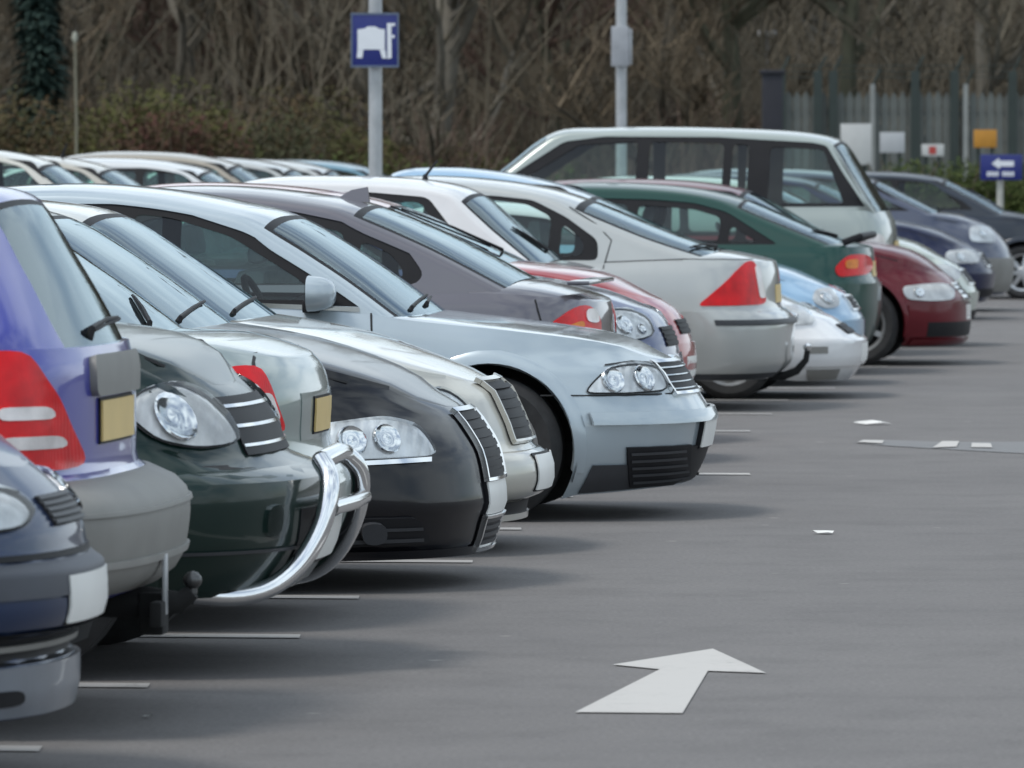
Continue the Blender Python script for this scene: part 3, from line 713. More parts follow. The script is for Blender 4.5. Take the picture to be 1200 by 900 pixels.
# ---- dark blue people carrier, front
P = dict(face='front', L=4.3, W=.88, zb=ZB(4.3, .2), qe=[(.19, .085), (.27, .07), (.33, .07), (.345, .09), (.40, .08), (.415, .02), (.48, 0), (.56, .005), (.585, .035), (.66, .05), (.72, .09), (.78, .15), (.84, .22)], pe=PER,
         zs=[(0, .76), (.2, .81), (.35, .87), (.7, .99), (1.0, 1.06), (4.3, 1.08)], deckR=[(.2, .83), (.35, .9), (.7, 1.03), (1.0, 1.1)], deckL=[(4.1, 1.08)], cR=(.75, 2.3), cL=(.3, 3),
         roof=[(.95, 1.09), (1.4, 1.36), (1.75, 1.55), (2.1, 1.62), (3, 1.66), (3.7, 1.63), (4.0, 1.55), (4.15, 1.3), (4.22, 1.1)], scrR=(.05, 2), scrL=(6, 7.9), wheels=[(.85, .31), (3.5, .31)], dlo=win3(1.3, 4.0, 1.11, 1.53, .5, .12))
c = Car('people_carrier', 'dark blue people carrier parked nose out beside the royal blue tailgate', 16.9, -3.055, P, paint('dark_blue_paint', (.013, .028, .075)))
c.headlight([(.62, .765), (.19, .765), (.135, .74), (.10, .70), (.11, .665), (.62, .66)], [(.40, .712, .042), (.27, .712, .038), (.2, .71, .03)], border=1)
c.grille(-.2, .2, .665, .735, 5, slat=M_DARKPL); c.band('bumper', .95, .50, .585, .008, mat('slate_plastic', (.045, .05, .065), .5)); c.band('bumper_valance', .95, .425, .495, .004, c.pm); c.band('bumper_groove', .6, .59, .605, .004, M_TRIM)
c.band('lower_intake', .75, .335, .415, .004, M_TRIM); c.band('intake_bar', .70, .368, .382, .022, M_GREYPL); c.band('front_lip', .8, .205, .33, .012, mat('slate_paint', (.14, .155, .18), .4, coat=.5))
c.patch('fog_lamp', [(.42, .345), (.42, .405), (.19, .405), (.2, .35)], .012, M_WLENS, it=1); c.patch('lip_vent', [(.32, .235), (.32, .275), (.12, .275), (.12, .24)], .016, M_TRIM, it=1)
c.plate(.49, True, off=.012)
# ---- royal blue people carrier, rear, with tow bar
M_ROYAL = paint('royal_blue_paint', (.032, .038, .33), .1)
P = dict(face='rear', L=4.3, W=.89, zb=ZB(4.3, .36, .28, .25), qe=[(.36, .1), (.42, .03), (.48, .01), (.58, 0), (.65, .02), (.685, .10), (.72, .14), (.88, .14), (.98, .14), (1.05, .155)], pe=PEF,
         zs=[(0, 1.04), (.13, 1.05), (.5, 1.06), (2.9, 1.02), (3.4, .95), (4.0, .8), (4.3, .66)], deckR=[(.1, 1.055), (.3, 1.06)], deckL=[(3.2, 1.02), (3.9, .86), (4.2, .72)], cR=(.30, 2.7), cL=(.6, 2.4), inset=(.2, .075, .12), mroof=2.2, gw=(.6, .94),
         roof=[(.17, 1.05), (.29, 1.28), (.405, 1.455), (.54, 1.5), (1.0, 1.535), (2.0, 1.56), (2.45, 1.5), (2.9, 1.24), (3.25, 1.03)], scrR=(.02, 1.95), scrL=(6, 7.9), wheels=[(.72, .31), (3.45, .31)], dlo=win3(.85, 3.1, 1.08, 1.42, .12, .5))
c = Car('people_carrier', 'royal blue people carrier with tall red tail light, grey bumper and tow bar', 19.1, -3.23, P, M_ROYAL)
c.band('bumper', 1.0, .375, .695, .016, M_GREYPL); c.band('bumper_ridge', .75, .455, .475, .026, mat('grey_plastic_light', (.27, .265, .25), .5)); c.band('bumper_step', .5, .60, .612, .024, M_GREYPL)
c.taillight([([(.37, 1.05), (.26, 1.05), (.195, .93), (.155, .75), (.165, .725), (.37, .73)], M_RED), ([(.32, .90), (.21, .90), (.2, .865), (.32, .865)], M_WLENS), ([(.31, .82), (.19, .82), (.18, .785), (.31, .785)], M_WLENS)], far=.09)
c.seam([(.385, 1.05), (.385, .72)], .012); c.fpatch('tailgate_moulding', [(-.36, .915), (.36, .915), (.36, 1.025), (-.36, 1.025)], .02, M_GREYPL, it=2, skirt=.04)
c.plate(.845, False, off=.012); c.wiper(.15, .3, -.2, .6, .02); c.aerial(3.2, .42, -.8, -.3, .003); c.seam([(.62, 1.04), (.62, .72)], .01)
t = MB(); zt = .40; x0 = c.X(0); t.tube([(x0 - .25, 0, .33), (x0 - .05, 0, .33), (x0 + .04, 0, .33), (x0 + .075, 0, .36)], [.045, .045, .032, .024], 10); t.tube([(x0 - .3, -.55, .36), (x0 - .3, .55, .36)], .035, 8)
t.box((x0 - .07, -.05, .24), (x0 + .0, .05, .36), .01); t.box((x0 - .02, -.17, .27), (x0 + .015, -.08, .34), .008); tb = t.build('tow_bar', M_UNDER, c.root)
b = MB(); b.tube([(x0 + .075, 0, .355), (x0 + .075, 0, .375)], .014, 10); b.lathe_y([(.0, -.026), (.014, -.022), (.024, -.011), (.027, 0), (.024, .011), (.014, .022), (0, .026)], 14)
k0 = 20
b.v = b.v[:k0] + [(x + x0 + .075, z, .392 + y) for x, y, z in b.v[k0:]]; b.build('tow_ball', mat('tow_steel', (.10, .10, .10), .35, .8), tb)
MB().box((x0 + .005, -.1, .30), (x0 + .016, -.06, .47), .003).build('tow_bracket', M_STEEL, tb)
# ---- dark green off-roader, front, with bull bar
M_DGREEN = paint('dark_green_paint', (.006, .021, .017), .2)
P = dict(face='front', L=4.5, W=.92, zb=ZB(4.5, .24, .28), qe=[(.22, .12), (.3, .06), (.42, .01), (.57, 0), (.61, .03), (.635, .12), (.66, .15), (.75, .19), (.84, .26), (.88, .33)], pe=PER,
         zs=[(0, .82), (.3, .865), (.42, .95), (.55, .995), (.75, 1.025), (1.1, 1.06), (4.5, 1.1)], deckR=[(.3, .88), (.42, .975), (.55, 1.02), (.75, 1.05), (1.1, 1.08)], deckL=[(4.4, 1.1)], cR=(.62, 2.5), cL=(.3, 3),
         roof=[(1.05, 1.075), (1.45, 1.36), (1.8, 1.58), (2.2, 1.66), (3, 1.69), (3.8, 1.66), (4.15, 1.58), (4.33, 1.3), (4.42, 1.1)], scrR=(.05, 2), scrL=(6, 7.9), wheels=[(.85, .36), (3.47, .36)], dlo=win3(1.5, 4.1, 1.13, 1.56, .5, .12))
c = Car('off_roader', 'dark green off-roader with oval headlight and chrome bull bar', 21.4, -3.10, P, M_DGREEN)
c.headlight([(.50, .80), (.475, .86), (.40, .885), (.315, .845), (.245, .775), (.205, .70), (.30, .69), (.41, .72)], [(.37, .785, .085)], border=1, rm=M_FROST)
c.band('bumper', 1.0, .26, .625, .01, M_DGREEN); c.band('bumper_gap', 1.0, .628, .640, .003, M_SEAM); c.band('bumper_crease', .75, .375, .385, .018, M_DARKPL)
c.grille(-.42, .42, .66, .835, 3, slat=M_CHROME, sh=.16); c.fpatch('fog_lamp', [(-.62, .42), (-.5, .42), (-.5, .52), (-.62, .52)], .02, M_CLEAR, it=2, sym=True)
c.fpatch('bumper_intake', [(-.4, .32), (.4, .32), (.4, .5), (-.4, .5)], .014, M_TRIM)
bb = MB(); xx = lambda q: c.X(q)
for sd in (-1, 1):
    bb.tube(soft([(xx(.32), sd * .66, .25), (xx(.2), sd * .58, .235), (xx(.1), sd * .50, .26), (xx(.02), sd * .44, .33), (xx(-.035), sd * .40, .43), (xx(-.06), sd * .37, .53), (xx(-.055), sd * .33, .60), (xx(-.02), sd * .27, .64)]), .031, 12)
bb.tube([(xx(-.065), -.38, .5), (xx(-.08), 0, .5), (xx(-.065), .38, .5)], .025, 12); bb.tube([(xx(-.02), -.27, .64), (xx(-.035), 0, .655), (xx(-.02), .27, .64)], .031, 12); bb.build('bull_bar', M_CHROME, c.root)
c.plate(.40, True, off=.03); c.seam([(.75, 1.0), (.5, .985), (.36, .90)], .008); c.arch_lip(.85, .36, .06, .02)
# ---- grey-green saloon, rear
M_SAGE = paint('sage_silver_paint', (.25, .30, .285), .4)
P = dict(face='rear', L=4.6, W=.865, zb=ZB(4.6, .2), qe=[(.18, .09), (.25, .05), (.36, 0), (.47, 0), (.52, .03), (.55, .055), (.64, .07), (.75, .065), (.84, .085), (.9, .13), (.93, .19)], pe=PEF,
         zs=[(0, .87), (.2, .905), (.35, .935), (.6, .95), (1, .94), (3, .92), (3.5, .88), (4.0, .80), (4.4, .68), (4.6, .6)], deckR=[(.2, .945), (.32, .968), (.65, .985)], deckL=[(3.4, .93), (4, .85), (4.45, .7)], cR=(.42, 2.6), cL=(.6, 2.4),
         roof=[(.6, .975), (.88, 1.185), (1.15, 1.35), (1.5, 1.42), (1.9, 1.44), (2.4, 1.41), (2.75, 1.3), (3.15, 1.08), (3.42, .92)], scrR=(.05, 2), scrL=(6, 7.95), wheels=[(1.0, .31), (3.7, .31)], dlo=win3(.95, 3.2, .98, 1.36, .35, .5))
c = Car('saloon', 'sage grey saloon parked tail out between the dark green off-roader and black saloon', 23.6, -3.35, P, M_SAGE)
c.band('bumper', .9, .205, .545, .012, M_SAGE); c.band('bumper_gap', .9, .547, .557, .003, M_SEAM)
c.taillight([([(.30, .875), (.19, .88), (.15, .80), (.115, .66), (.15, .655), (.21, .78)], M_RED), ([(.20, .785), (.155, .79), (.13, .70), (.155, .70)], M_WLENS)])
c.plate(.70, False, off=.012, w=.36); c.fpatch('boot_recess', [(-.36, .62), (.36, .62), (.36, .78), (-.36, .78)], .002, M_SAGE, skirt=.01); c.seam([(.22, .92), (.2, .86)], .008)
c.wiper(.1, .5, -.3, .3)
# ---- black saloon, front
M_BLACK = paint('black_paint', (.0065, .0065, .009), .1, .3)
P = dict(face='front', L=4.55, W=.885, zb=ZB(4.55, .125, .17), qe=[(.10, .08), (.16, .045), (.25, .02), (.31, 0), (.38, .01), (.48, .03), (.58, .085), (.62, .115), (.66, .175), (.7, .25)], pe=PER,
         zs=[(0, .62), (.19, .66), (.34, .735), (.53, .80), (.82, .88), (1.1, .925), (1.5, .945), (3.9, .97), (4.3, .95), (4.55, .9)], deckR=[(.2, .675), (.34, .755), (.53, .83), (.82, .91), (1.1, .955)], deckL=[(3.95, 1.0), (4.4, .97)], cR=(.75, 2.3), cL=(.45, 2.5),
         roof=[(1.07, .95), (1.45, 1.225), (1.68, 1.355), (2, 1.41), (2.4, 1.432), (2.9, 1.41), (3.4, 1.29), (3.8, 1.09), (4.0, .99)], scrR=(.05, 2), scrL=(6, 7.9), wheels=[(.87, .325), (3.52, .325)], dlo=win3(1.35, 3.7, .98, 1.36, .45, .4))
c = Car('saloon', 'black saloon with tall shield grille framed in chrome', 25.75, -3.05, P, M_BLACK)
c.headlight([(.68, .60), (.35, .625), (.245, .60), (.19, .53), (.175, .49), (.40, .485), (.68, .49)], [(.45, .55, .058), (.335, .555, .058), (.6, .545, .04)])
c.seam([(.70, .475), (.40, .472), (.19, .478)], .016, name='lamp_strip', m=M_CHROME, off=.012)
c.grille(-.26, .26, .395, .625, 7, off=.012, frame=M_CHROME, slat=M_TRIM); c.grille(-.26, .26, .15, .255, 4, off=.012, frame=M_CHROME)
c.plate(.325, True, off=.014); c.band('front_lip', .8, .118, .15, .016, M_BLACK); c.patch('air_intake', [(.56, .175), (.56, .275), (.23, .275), (.19, .18)], .012, M_TRIM, it=1)
for dz in (.195, .235): c.seam([(.55, dz), (.22, dz)], .012, name='intake_slat', m=M_DARKPL, off=.020)
c.patch('fog_lamp', [(.42, .19), (.42, .265), (.34, .265), (.34, .19)], .034, M_DARKPL, it=2)
c.wiper(.12, .3, -.5, .35); c.mirror(1.62, 1.03, True)
# ---- champagne silver saloon, front
M_CHAMP = paint('champagne_paint', (.50, .485, .43), .3)
P = dict(face='front', L=4.55, W=.865, zb=ZB(4.55, .14, .18), qe=[(.12, .1), (.2, .085), (.235, .02), (.3, 0), (.37, .01), (.405, .05), (.44, .08), (.5, .10), (.58, .135), (.64, .165), (.69, .25)], pe=PER,
         zs=[(0, .64), (.22, .665), (.32, .70), (.5, .745), (.83, .845), (1.15, .905), (1.5, .93), (4, .96), (4.55, .9)], deckR=[(.25, .69), (.5, .775), (.83, .875), (1.18, .935)], deckL=[(3.95, .99), (4.4, .95)], cR=(.75, 2.3), cL=(.45, 2.5),
         roof=[(1.15, .93), (1.5, 1.175), (1.78, 1.345), (2.1, 1.402), (2.5, 1.425), (3, 1.40), (3.5, 1.28), (3.9, 1.07), (4.1, .98)], scrR=(.05, 2), scrL=(6, 7.9), wheels=[(.88, .315), (3.56, .315)], dlo=win3(1.45, 3.75, .97, 1.35, .45, .4))
c = Car('saloon', 'champagne silver saloon with barred chrome grille tucked beside the pale blue saloon', 28.1, -3.13, P, M_CHAMP)
c.grille(-.3, .3, .44, .665, 6, off=.012, frame=M_CHAMP, slat=M_TRIM, sh=.35); 
c.headlight([(.52, .62), (.36, .66), (.29, .62), (.22, .53), (.19, .47), (.30, .46), (.52, .50)], [(.40, .56, .05), (.31, .55, .04)], border=1)
c.band('bumper', .95, .205, .405, .012, M_CHAMP); c.band('lower_intake', .6, .15, .2, .004, M_TRIM); c.band('front_lip', .8, .125, .15, .014, M_CHAMP); c.plate(.315, True, off=.022, h=.12); c.wiper(.12, .3, -.5, .35); c.mirror(1.7, 1.02, True)
# ---- pale blue-silver saloon, front: the fullest view in the row
M_PALE = paint('pale_blue_silver_paint', (.40, .465, .505), .35)
P = dict(face='front', gap=False, L=4.68, W=.875, zb=[(0, .15), (.15, .14), (.35, .125), (.52, .115), (.62, .13), (1.4, .2), (3.9, .21), (4.4, .25), (4.68, .27)],
         qe=[(.12, .11), (.18, .075), (.29, .025), (.36, .01), (.42, 0), (.47, .015), (.52, .045), (.58, .085), (.65, .125), (.69, .185), (.73, .25)], pe=PER,
         zs=[(0, .65), (.19, .685), (.4, .765), (.8, .825), (1.2, .865), (1.42, .895), (2, .925), (3.5, .95), (4.3, .945), (4.68, .9)], deckR=[(.2, .70), (.3, .735), (.5, .79), (.88, .845), (1.25, .89)], deckL=[(4.1, .98), (4.5, .95)], cR=(.75, 2.35), cL=(.45, 2.5), inset=(.125, .075, .11),
         roof=[(1.22, .885), (1.56, 1.135), (1.87, 1.315), (2.14, 1.385), (2.43, 1.432), (2.82, 1.457), (3.3, 1.42), (3.65, 1.31), (4.05, 1.1), (4.25, .98)], scrR=(.05, 2), scrL=(7, 8.9), wheels=[(.885, .315), (3.59, .315)], arch=.06,
         dlo=[([(1.42, .925), (1.66, 1.075), (1.96, 1.245), (2.27, 1.342), (2.56, 1.37), (2.9, 1.37), (3.3, 1.32), (3.58, 1.21), (3.74, 1.03), (3.70, .975), (2.0, .945)],
               [[(1.62, .955), (1.72, 1.045), (2.03, 1.23), (2.30, 1.312), (2.46, 1.33), (2.5, .965)], [(2.58, .97), (2.55, 1.337), (2.9, 1.337), (3.2, 1.30), (3.24, .985)], [(3.31, .99), (3.28, 1.28), (3.46, 1.215), (3.6, 1.04)]])])
c = Car('saloon', 'pale blue silver saloon standing furthest out, its whole bonnet and front door glass in view', 31.0, -2.72, P, M_PALE)
s_zb = lambda q: c.zbf(q) + .004
c.headlight([(.475, .555), (.445, .60), (.39, .655), (.30, .672), (.20, .66), (.165, .61), (.15, .556), (.30, .55)], [(.365, .608, .058), (.245, .612, .062)], border=1)
c.seam([(.66, .548), (.3, .545), (.12, .545)], .006); c.seam([(.40, .675), (.3, .687), (.2, .675)], .006)
c.grille(-.42, .42, .545, .665, 4, off=.006, frame=M_CHROME, slat=M_PALE, sh=.17)
c.band('rub_strip', .47, .42, .475, .03, M_PALE, rows=4); c.band('skirt_or_reflection', .50, lambda q: s_zb(q), .245, .008, M_DARKPL)
gr = c.patch('air_intake', [(.30, .15), (.30, .322), (.06, .322), (.08, .19), (.14, .15)], .014, M_TRIM, it=0)
for k in range(5): c.seam([(.29, .175 + .03 * k), (.085, .178 + .03 * k)], .011, name='intake_slat', m=M_DARKPL, off=.022)
c.fpatch('centre_intake', [(-.5, .165), (.5, .165), (.5, .315), (-.5, .315)], .012, M_TRIM); c.plate(.365, True, off=.024)
c.arch_lip(.885, .315, .06, .012); c.arch_lip(3.59, .315, .06, .012); c.mirror(1.66, .985, True, size=1.05); c.wiper(.1, .28, -.5, .35); c.wiper(.1, .28, .1, .75)
c.seam([(1.40, .90), (1.385, .70), (1.36, .42), (1.36, .22)], .009); c.seam([(2.54, .94), (2.56, .6), (2.56, .24)], .009); c.handle(2.28, .80); c.handle(3.3, .83)
c.seam([(1.45, .915), (2.0, .937), (3.0, .955), (3.7, .962)], .02, name='waist_trim', m=M_CHROME, off=.004)
c.patch('side_strip', [(1.42, .47), (1.42, .53), (2.5, .54), (2.5, .48)], .015, M_PALE, it=0); c.patch('side_strip', [(2.6, .48), (2.6, .54), (3.12, .545), (3.12, .485)], .015, M_PALE, it=0)
# ---- mauve grey coupe, rear
M_MAUVE = paint('mauve_grey_paint', (.125, .117, .135), .45)
P = dict(face='rear', gap=False, L=4.5, W=.875, zb=ZB(4.5, .2), qe=[(.2, .1), (.35, .02), (.5, 0), (.62, .02), (.7, .04), (.83, .05), (.9, .07), (.93, .12)], pe=PEF,
         zs=[(0, .86), (.1, .885), (.3, .915), (.6, .93), (1, .92), (3, .9), (3.5, .86), (4.1, .75), (4.5, .62)], deckR=[(.1, .93), (.3, .965), (.45, .985), (.65, .99)], deckL=[(3.3, .93), (4, .82), (4.4, .68)], cR=(.45, 2.5), cL=(.65, 2.3), inset=(.11, .075, .12),
         roof=[(.45, .987), (.86, 1.2), (1.2, 1.34), (1.45, 1.392), (1.9, 1.435), (2.35, 1.415), (2.7, 1.31), (3.1, 1.08), (3.3, .95)], scrR=(.05, 2), scrL=(6, 7.9), wheels=[(.95, .32), (3.7, .32)],
         dlo=[([(.90, .97), (.86, 1.02), (.95, 1.14), (1.24, 1.262), (1.5, 1.315), (1.9, 1.345), (2.25, 1.32), (2.6, 1.14), (2.85, .96)],
               [[(.985, .985), (.955, 1.03), (1.02, 1.115), (1.17, 1.18), (1.185, .975)], [(1.27, .975), (1.25, 1.215), (1.5, 1.275), (1.9, 1.305), (2.2, 1.28), (2.52, 1.11), (2.68, .975)]])])
c = Car('coupe', 'mauve grey coupe with shark fin aerial parked tail out behind the pale blue saloon', 34.0, -3.41, P, M_MAUVE)
c.taillight([([(.285, .755), (.24, .80), (.15, .868), (.10, .865), (.065, .80), (.065, .68), (.2, .69)], M_RED), ([(.12, .85), (.085, .85), (.07, .78), (.115, .79)], M_WLENS), ([(.22, .76), (.13, .8), (.12, .765), (.2, .735)], M_AMB)])
c.band('bumper', .9, .22, .58, .012, M_MAUVE); c.band('bumper_gap', .8, .585, .595, .003, M_SEAM)
a = c.on_path(2.35, 0); f = MB(); f.add([(a.x + .07, -.02, a.z - .01), (a.x + .07, .02, a.z - .01), (a.x - .1, .025, a.z), (a.x - .1, -.025, a.z), (a.x + .06, -.006, a.z + .065), (a.x + .06, .006, a.z + .065), (a.x - .02, .006, a.z + .05), (a.x - .02, -.006, a.z + .05)],
    [(0, 1, 5, 4), (1, 2, 6, 5), (2, 3, 7, 6), (3, 0, 4, 7), (4, 5, 6, 7)]); f.build('aerial_fin', M_MAUVE, c.root, 60)
sp = MB(); sp.box((c.X(.2), -.6, .965), (c.X(.09), .6, .985), .008); sp.build('boot_spoiler', M_MAUVE, c.root); c.seam([(.33, .90), (.30, .80)], .007); c.plate(.66, False)
# ---- small blue hatchback, front
M_BLUE = paint('mid_blue_paint', (.02, .035, .13), .2)
P = dict(face='front', L=3.9, W=.84, zb=ZB(3.9, .18), qe=[(.18, .1), (.3, .03), (.45, 0), (.52, .015), (.6, .03), (.66, .05), (.75, .11), (.80, .18), (.84, .26)], pe=PER,
         zs=[(0, .76), (.18, .79), (.36, .845), (.8, .93), (1.1, .96), (3.9, .98)], deckR=[(.18, .81), (.36, .87), (.8, .95), (1.05, .985)], deckL=[(3.8, 1.0)], cR=(.65, 2.3), cL=(.35, 2.8),
         roof=[(1.02, .98), (1.4, 1.2), (1.68, 1.33), (2, 1.37), (2.6, 1.385), (3.2, 1.35), (3.45, 1.27), (3.65, 1.1), (3.75, 1.0)], scrR=(.05, 2), scrL=(6, 7.9), wheels=[(.75, .29), (3.25, .29)], dlo=win3(1.3, 3.5, 1.0, 1.3, .4, .2))
c = Car('hatchback', 'small mid blue hatchback parked nose out behind the mauve coupe tail', 36.6, -3.34, P, M_BLUE)
c.headlight([(.36, .79), (.24, .79), (.15, .75), (.105, .66), (.2, .635), (.36, .65)], [(.25, .715, .055), (.17, .69, .03)], border=1)
c.grille(-.28, .28, .60, .70, 4, off=.003, slat=M_TRIM); c.band('bumper', .8, .2, .56, .012, M_BLUE); c.plate(.42, True)
# ---- red hatchback, front
M_REDP = paint('red_paint', (.34, .014, .018), .1)
P = dict(face='front', L=3.9, W=.83, zb=ZB(3.9, .18), qe=[(.18, .1), (.3, .03), (.44, 0), (.55, .01), (.65, .045), (.72, .09), (.78, .17), (.83, .26)], pe=PER,
         zs=[(0, .74), (.2, .79), (.5, .88), (.97, .955), (3.9, .98)], deckR=[(.2, .81), (.35, .88), (.5, .935), (.97, 1.0)], deckL=[(3.8, 1.0)], cR=(.65, 2.3), cL=(.35, 2.8),
         roof=[(.97, 1.0), (1.3, 1.155), (1.58, 1.28), (1.9, 1.365), (2.4, 1.425), (3, 1.42), (3.4, 1.32), (3.62, 1.12), (3.72, 1.0)], scrR=(.05, 2.2), scrL=(6, 7.9), wheels=[(.75, .29), (3.25, .29)], dlo=win3(1.3, 3.5, 1.0, 1.33, .4, .2))
c = Car('hatchback', 'bright red hatchback parked nose out between the small blue and white hatchbacks', 39.2, -3.51, P, M_REDP)
c.headlight([(.4, .74), (.25, .745), (.17, .70), (.15, .635), (.4, .63)], [(.28, .69, .05)]); c.grille(-.26, .26, .60, .68, 3, off=.003, slat=M_TRIM); c.band('bumper', .8, .2, .55, .012, M_REDP); c.plate(.42, True); c.wiper(.2, 2.0, -.3, -.6, .025)
# ---- white hatchback, rear
M_WHITE = paint('white_paint', (.66, .66, .66), 0, .4)
P = dict(face='rear', L=3.8, W=.82, zb=ZB(3.8, .2), qe=[(.22, .1), (.4, .02), (.55, 0), (.62, .05), (.8, .08), (.9, .1)], pe=PEF,
         zs=[(0, .88), (.12, .9), (.4, .93), (2.8, .91), (3.2, .84), (3.8, .64)], deckR=[(.1, .92), (.4, .97)], deckL=[(2.9, .95), (3.3, .87), (3.7, .7)], cR=(.35, 2.6), cL=(.55, 2.4),
         roof=[(.36, .965), (.6, 1.17), (.83, 1.36), (1.02, 1.425), (1.6, 1.465), (2.15, 1.44), (2.5, 1.3), (2.85, 1.08), (3.05, .95)], scrR=(.05, 1.95), scrL=(6, 7.9), wheels=[(.65, .29), (3.1, .29)], dlo=win3(.75, 2.85, .97, 1.37, .3, .45))
c = Car('hatchback', 'white hatchback with short roof aerial set back beside the silver liftback', 41.9, -4.2, P, M_WHITE)
c.taillight([([(.35, .88), (.18, .88), (.14, .66), (.35, .66)], M_RED)]); c.band('bumper', .8, .23, .6, .012, M_WHITE); c.aerial(3.25, .13, .55, 0, .010); c.wiper(.2, .9, .1, -.4); c.plate(.7, False)
# ---- silver liftback, rear
M_SILVER = paint('silver_paint', (.43, .44, .425), .4)
P = dict(face='rear', gap=False, L=4.73, W=.905, zb=ZB(4.73, .19), qe=[(.19, .13), (.24, .06), (.31, .01), (.54, 0), (.59, .02), (.64, .075), (.8, .085), (.9, .10), (.95, .13)], pe=PEF,
         zs=[(0, .91), (.12, .92), (.26, .93), (.6, .935), (1.2, .915), (3.3, .90), (3.8, .85), (4.4, .72), (4.73, .6)], deckR=[(.12, .955), (.42, .99), (.65, .99)], deckL=[(3.6, .94), (4.2, .84), (4.6, .68)], cR=(.45, 2.5), cL=(.65, 2.3), inset=(.13, .08, .12),
         roof=[(.42, .985), (.8, 1.115), (1.28, 1.305), (1.55, 1.385), (1.99, 1.445), (2.42, 1.457), (2.8, 1.42), (3.1, 1.28), (3.45, 1.05), (3.65, .94)], scrR=(.05, 2), scrL=(6.1, 8.9), wheels=[(.98, .32), (3.72, .32)], arch=.05,
         dlo=[([(1.14, .935), (1.145, 1.06), (1.35, 1.205), (1.56, 1.308), (1.8, 1.335), (2.3, 1.35), (2.7, 1.31), (3.1, 1.1), (3.35, .935)],
               [[(1.235, .965), (1.235, 1.06), (1.37, 1.165), (1.385, .96)], [(1.46, .96), (1.44, 1.205), (1.6, 1.285), (1.82, 1.31), (2.15, 1.315), (2.17, .96)], [(2.26, .96), (2.24, 1.317), (2.5, 1.295), (2.72, 1.25), (3.0, 1.09), (3.14, .965)]])])
c = Car('liftback', 'silver liftback with large triangular red tail light and swan neck tow hook', 44.6, -3.37, P, M_SILVER)
c.taillight([([(.52, .655), (.35, .80), (.235, .93), (.19, .925), (.15, .80), (.12, .66)], M_RED), ([(.19, .90), (.165, .9), (.13, .70), (.16, .70)], M_WLENS)])
c.band('bumper', .58, .235, .62, .012, M_SILVER); c.band('rub_strip', .44, .535, .57, .026, M_DARKPL); c.band('skirt_or_reflection', .58, .195, .232, .006, M_DARKPL, rows=2)  # last band: dark ground reflection under the bumper, painted as a dark strip
c.seam([(1.10, .91), (1.06, 1.06), (1.16, 1.16), (1.33, 1.265)], .008, where='cab'); c.seam([(1.1, .91), (1.13, .7), (1.2, .5)], .008); c.plate(.72, False, w=.4, off=.004); c.wiper(.15, .35, -.3, -.75, .02); c.arch_lip(.98, .32, .05, .01); c.seam([(.20, .94), (.60, .945), (1.1, .925)], .006)
t = MB(); x0 = c.X(0); t.tube([(x0 - .3, 0, .2), (x0 - .05, 0, .2), (x0 + .03, 0, .23), (x0 + .09, 0, .30), (x0 + .1, 0, .36)], [.03, .028, .025, .02, .018], 8); tb = t.build('tow_hook', M_UNDER, c.root)
b = MB().tube([(x0 + .1, 0, .355), (x0 + .1, 0, .37), (x0 + .1, 0, .39), (x0 + .1, 0, .405)], [.015, .027, .027, .008], 10).build('tow_ball', M_CHROME, tb)
# ---- low white coupe, front
P = dict(face='front', L=4.0, W=.82, zb=ZB(4.0, .12, .17), qe=[(.1, .1), (.19, .03), (.28, 0), (.38, 0), (.41, .05), (.46, .12), (.52, .2), (.56, .3), (.6, .4)], pe=PER,
         zs=[(0, .53), (.3, .56), (.55, .62), (.9, .73), (1.2, .80), (4, .85)], deckR=[(.3, .59), (.55, .67), (.9, .79), (1.2, .86)], deckL=[(3.6, .9), (3.9, .88)], cR=(.6, 2.6), cL=(.4, 2.6),
         roof=[(1.2, .86), (1.6, 1.09), (1.85, 1.21), (2.2, 1.27), (2.7, 1.28), (3.1, 1.19), (3.45, .98), (3.6, .9)], scrR=(.05, 2), scrL=(5, 6.9), wheels=[(.82, .29), (3.2, .29)], dlo=win3(1.5, 3.3, .86, 1.2, .4, .4))
c = Car('coupe', 'low white coupe with angular bumper parked nose out beyond the silver liftback', 46.9, -3.06, P, M_WHITE)
c.headlight([(.62, .57), (.42, .60), (.33, .555), (.27, .49), (.5, .48)], [(.42, .54, .04)], rm=M_FROST); c.band('bumper', .8, .215, .395, .02, M_WHITE)
c.patch('air_intake', [(.32, .125), (.32, .195), (.12, .195), (.15, .13)], .006, M_GREYPL, it=0); c.grille(-.3, .3, .42, .48, 2, slat=M_TRIM); c.patch('side_repeater', [(.33, .30), (.33, .345), (.2, .345), (.2, .30)], .024, M_GREYPL, it=0); c.plate(.3, True, off=.022)
# ---- light blue hatchback, front
M_LBLUE = paint('light_blue_paint', (.26, .42, .58), .25)
P = dict(face='front', L=3.8, W=.82, zb=ZB(3.8, .17), qe=[(.17, .08), (.35, 0), (.46, 0), (.52, .035), (.58, .07), (.64, .14), (.68, .22), (.72, .3)], pe=PER,
         zs=[(0, .63), (.22, .67), (.6, .78), (1, .88), (3.8, .95)], deckR=[(.22, .70), (.4, .77), (.6, .83), (1.05, .93)], deckL=[(3.7, 1.0)], cR=(.6, 2.4), cL=(.35, 2.8),
         roof=[(1.05, .925), (1.5, 1.13), (1.87, 1.30), (2.15, 1.395), (2.5, 1.47), (2.9, 1.505), (3.25, 1.47), (3.52, 1.25), (3.65, .98)], scrR=(.05, 2), scrL=(6, 7.9), wheels=[(.72, .28), (3.2, .28)], dlo=win3(1.45, 3.5, .97, 1.4, .6, .15))
c = Car('hatchback', 'light blue hatchback with round headlight parked nose out beside the dark green hatchback', 49.6, -3.24, P, M_LBLUE)
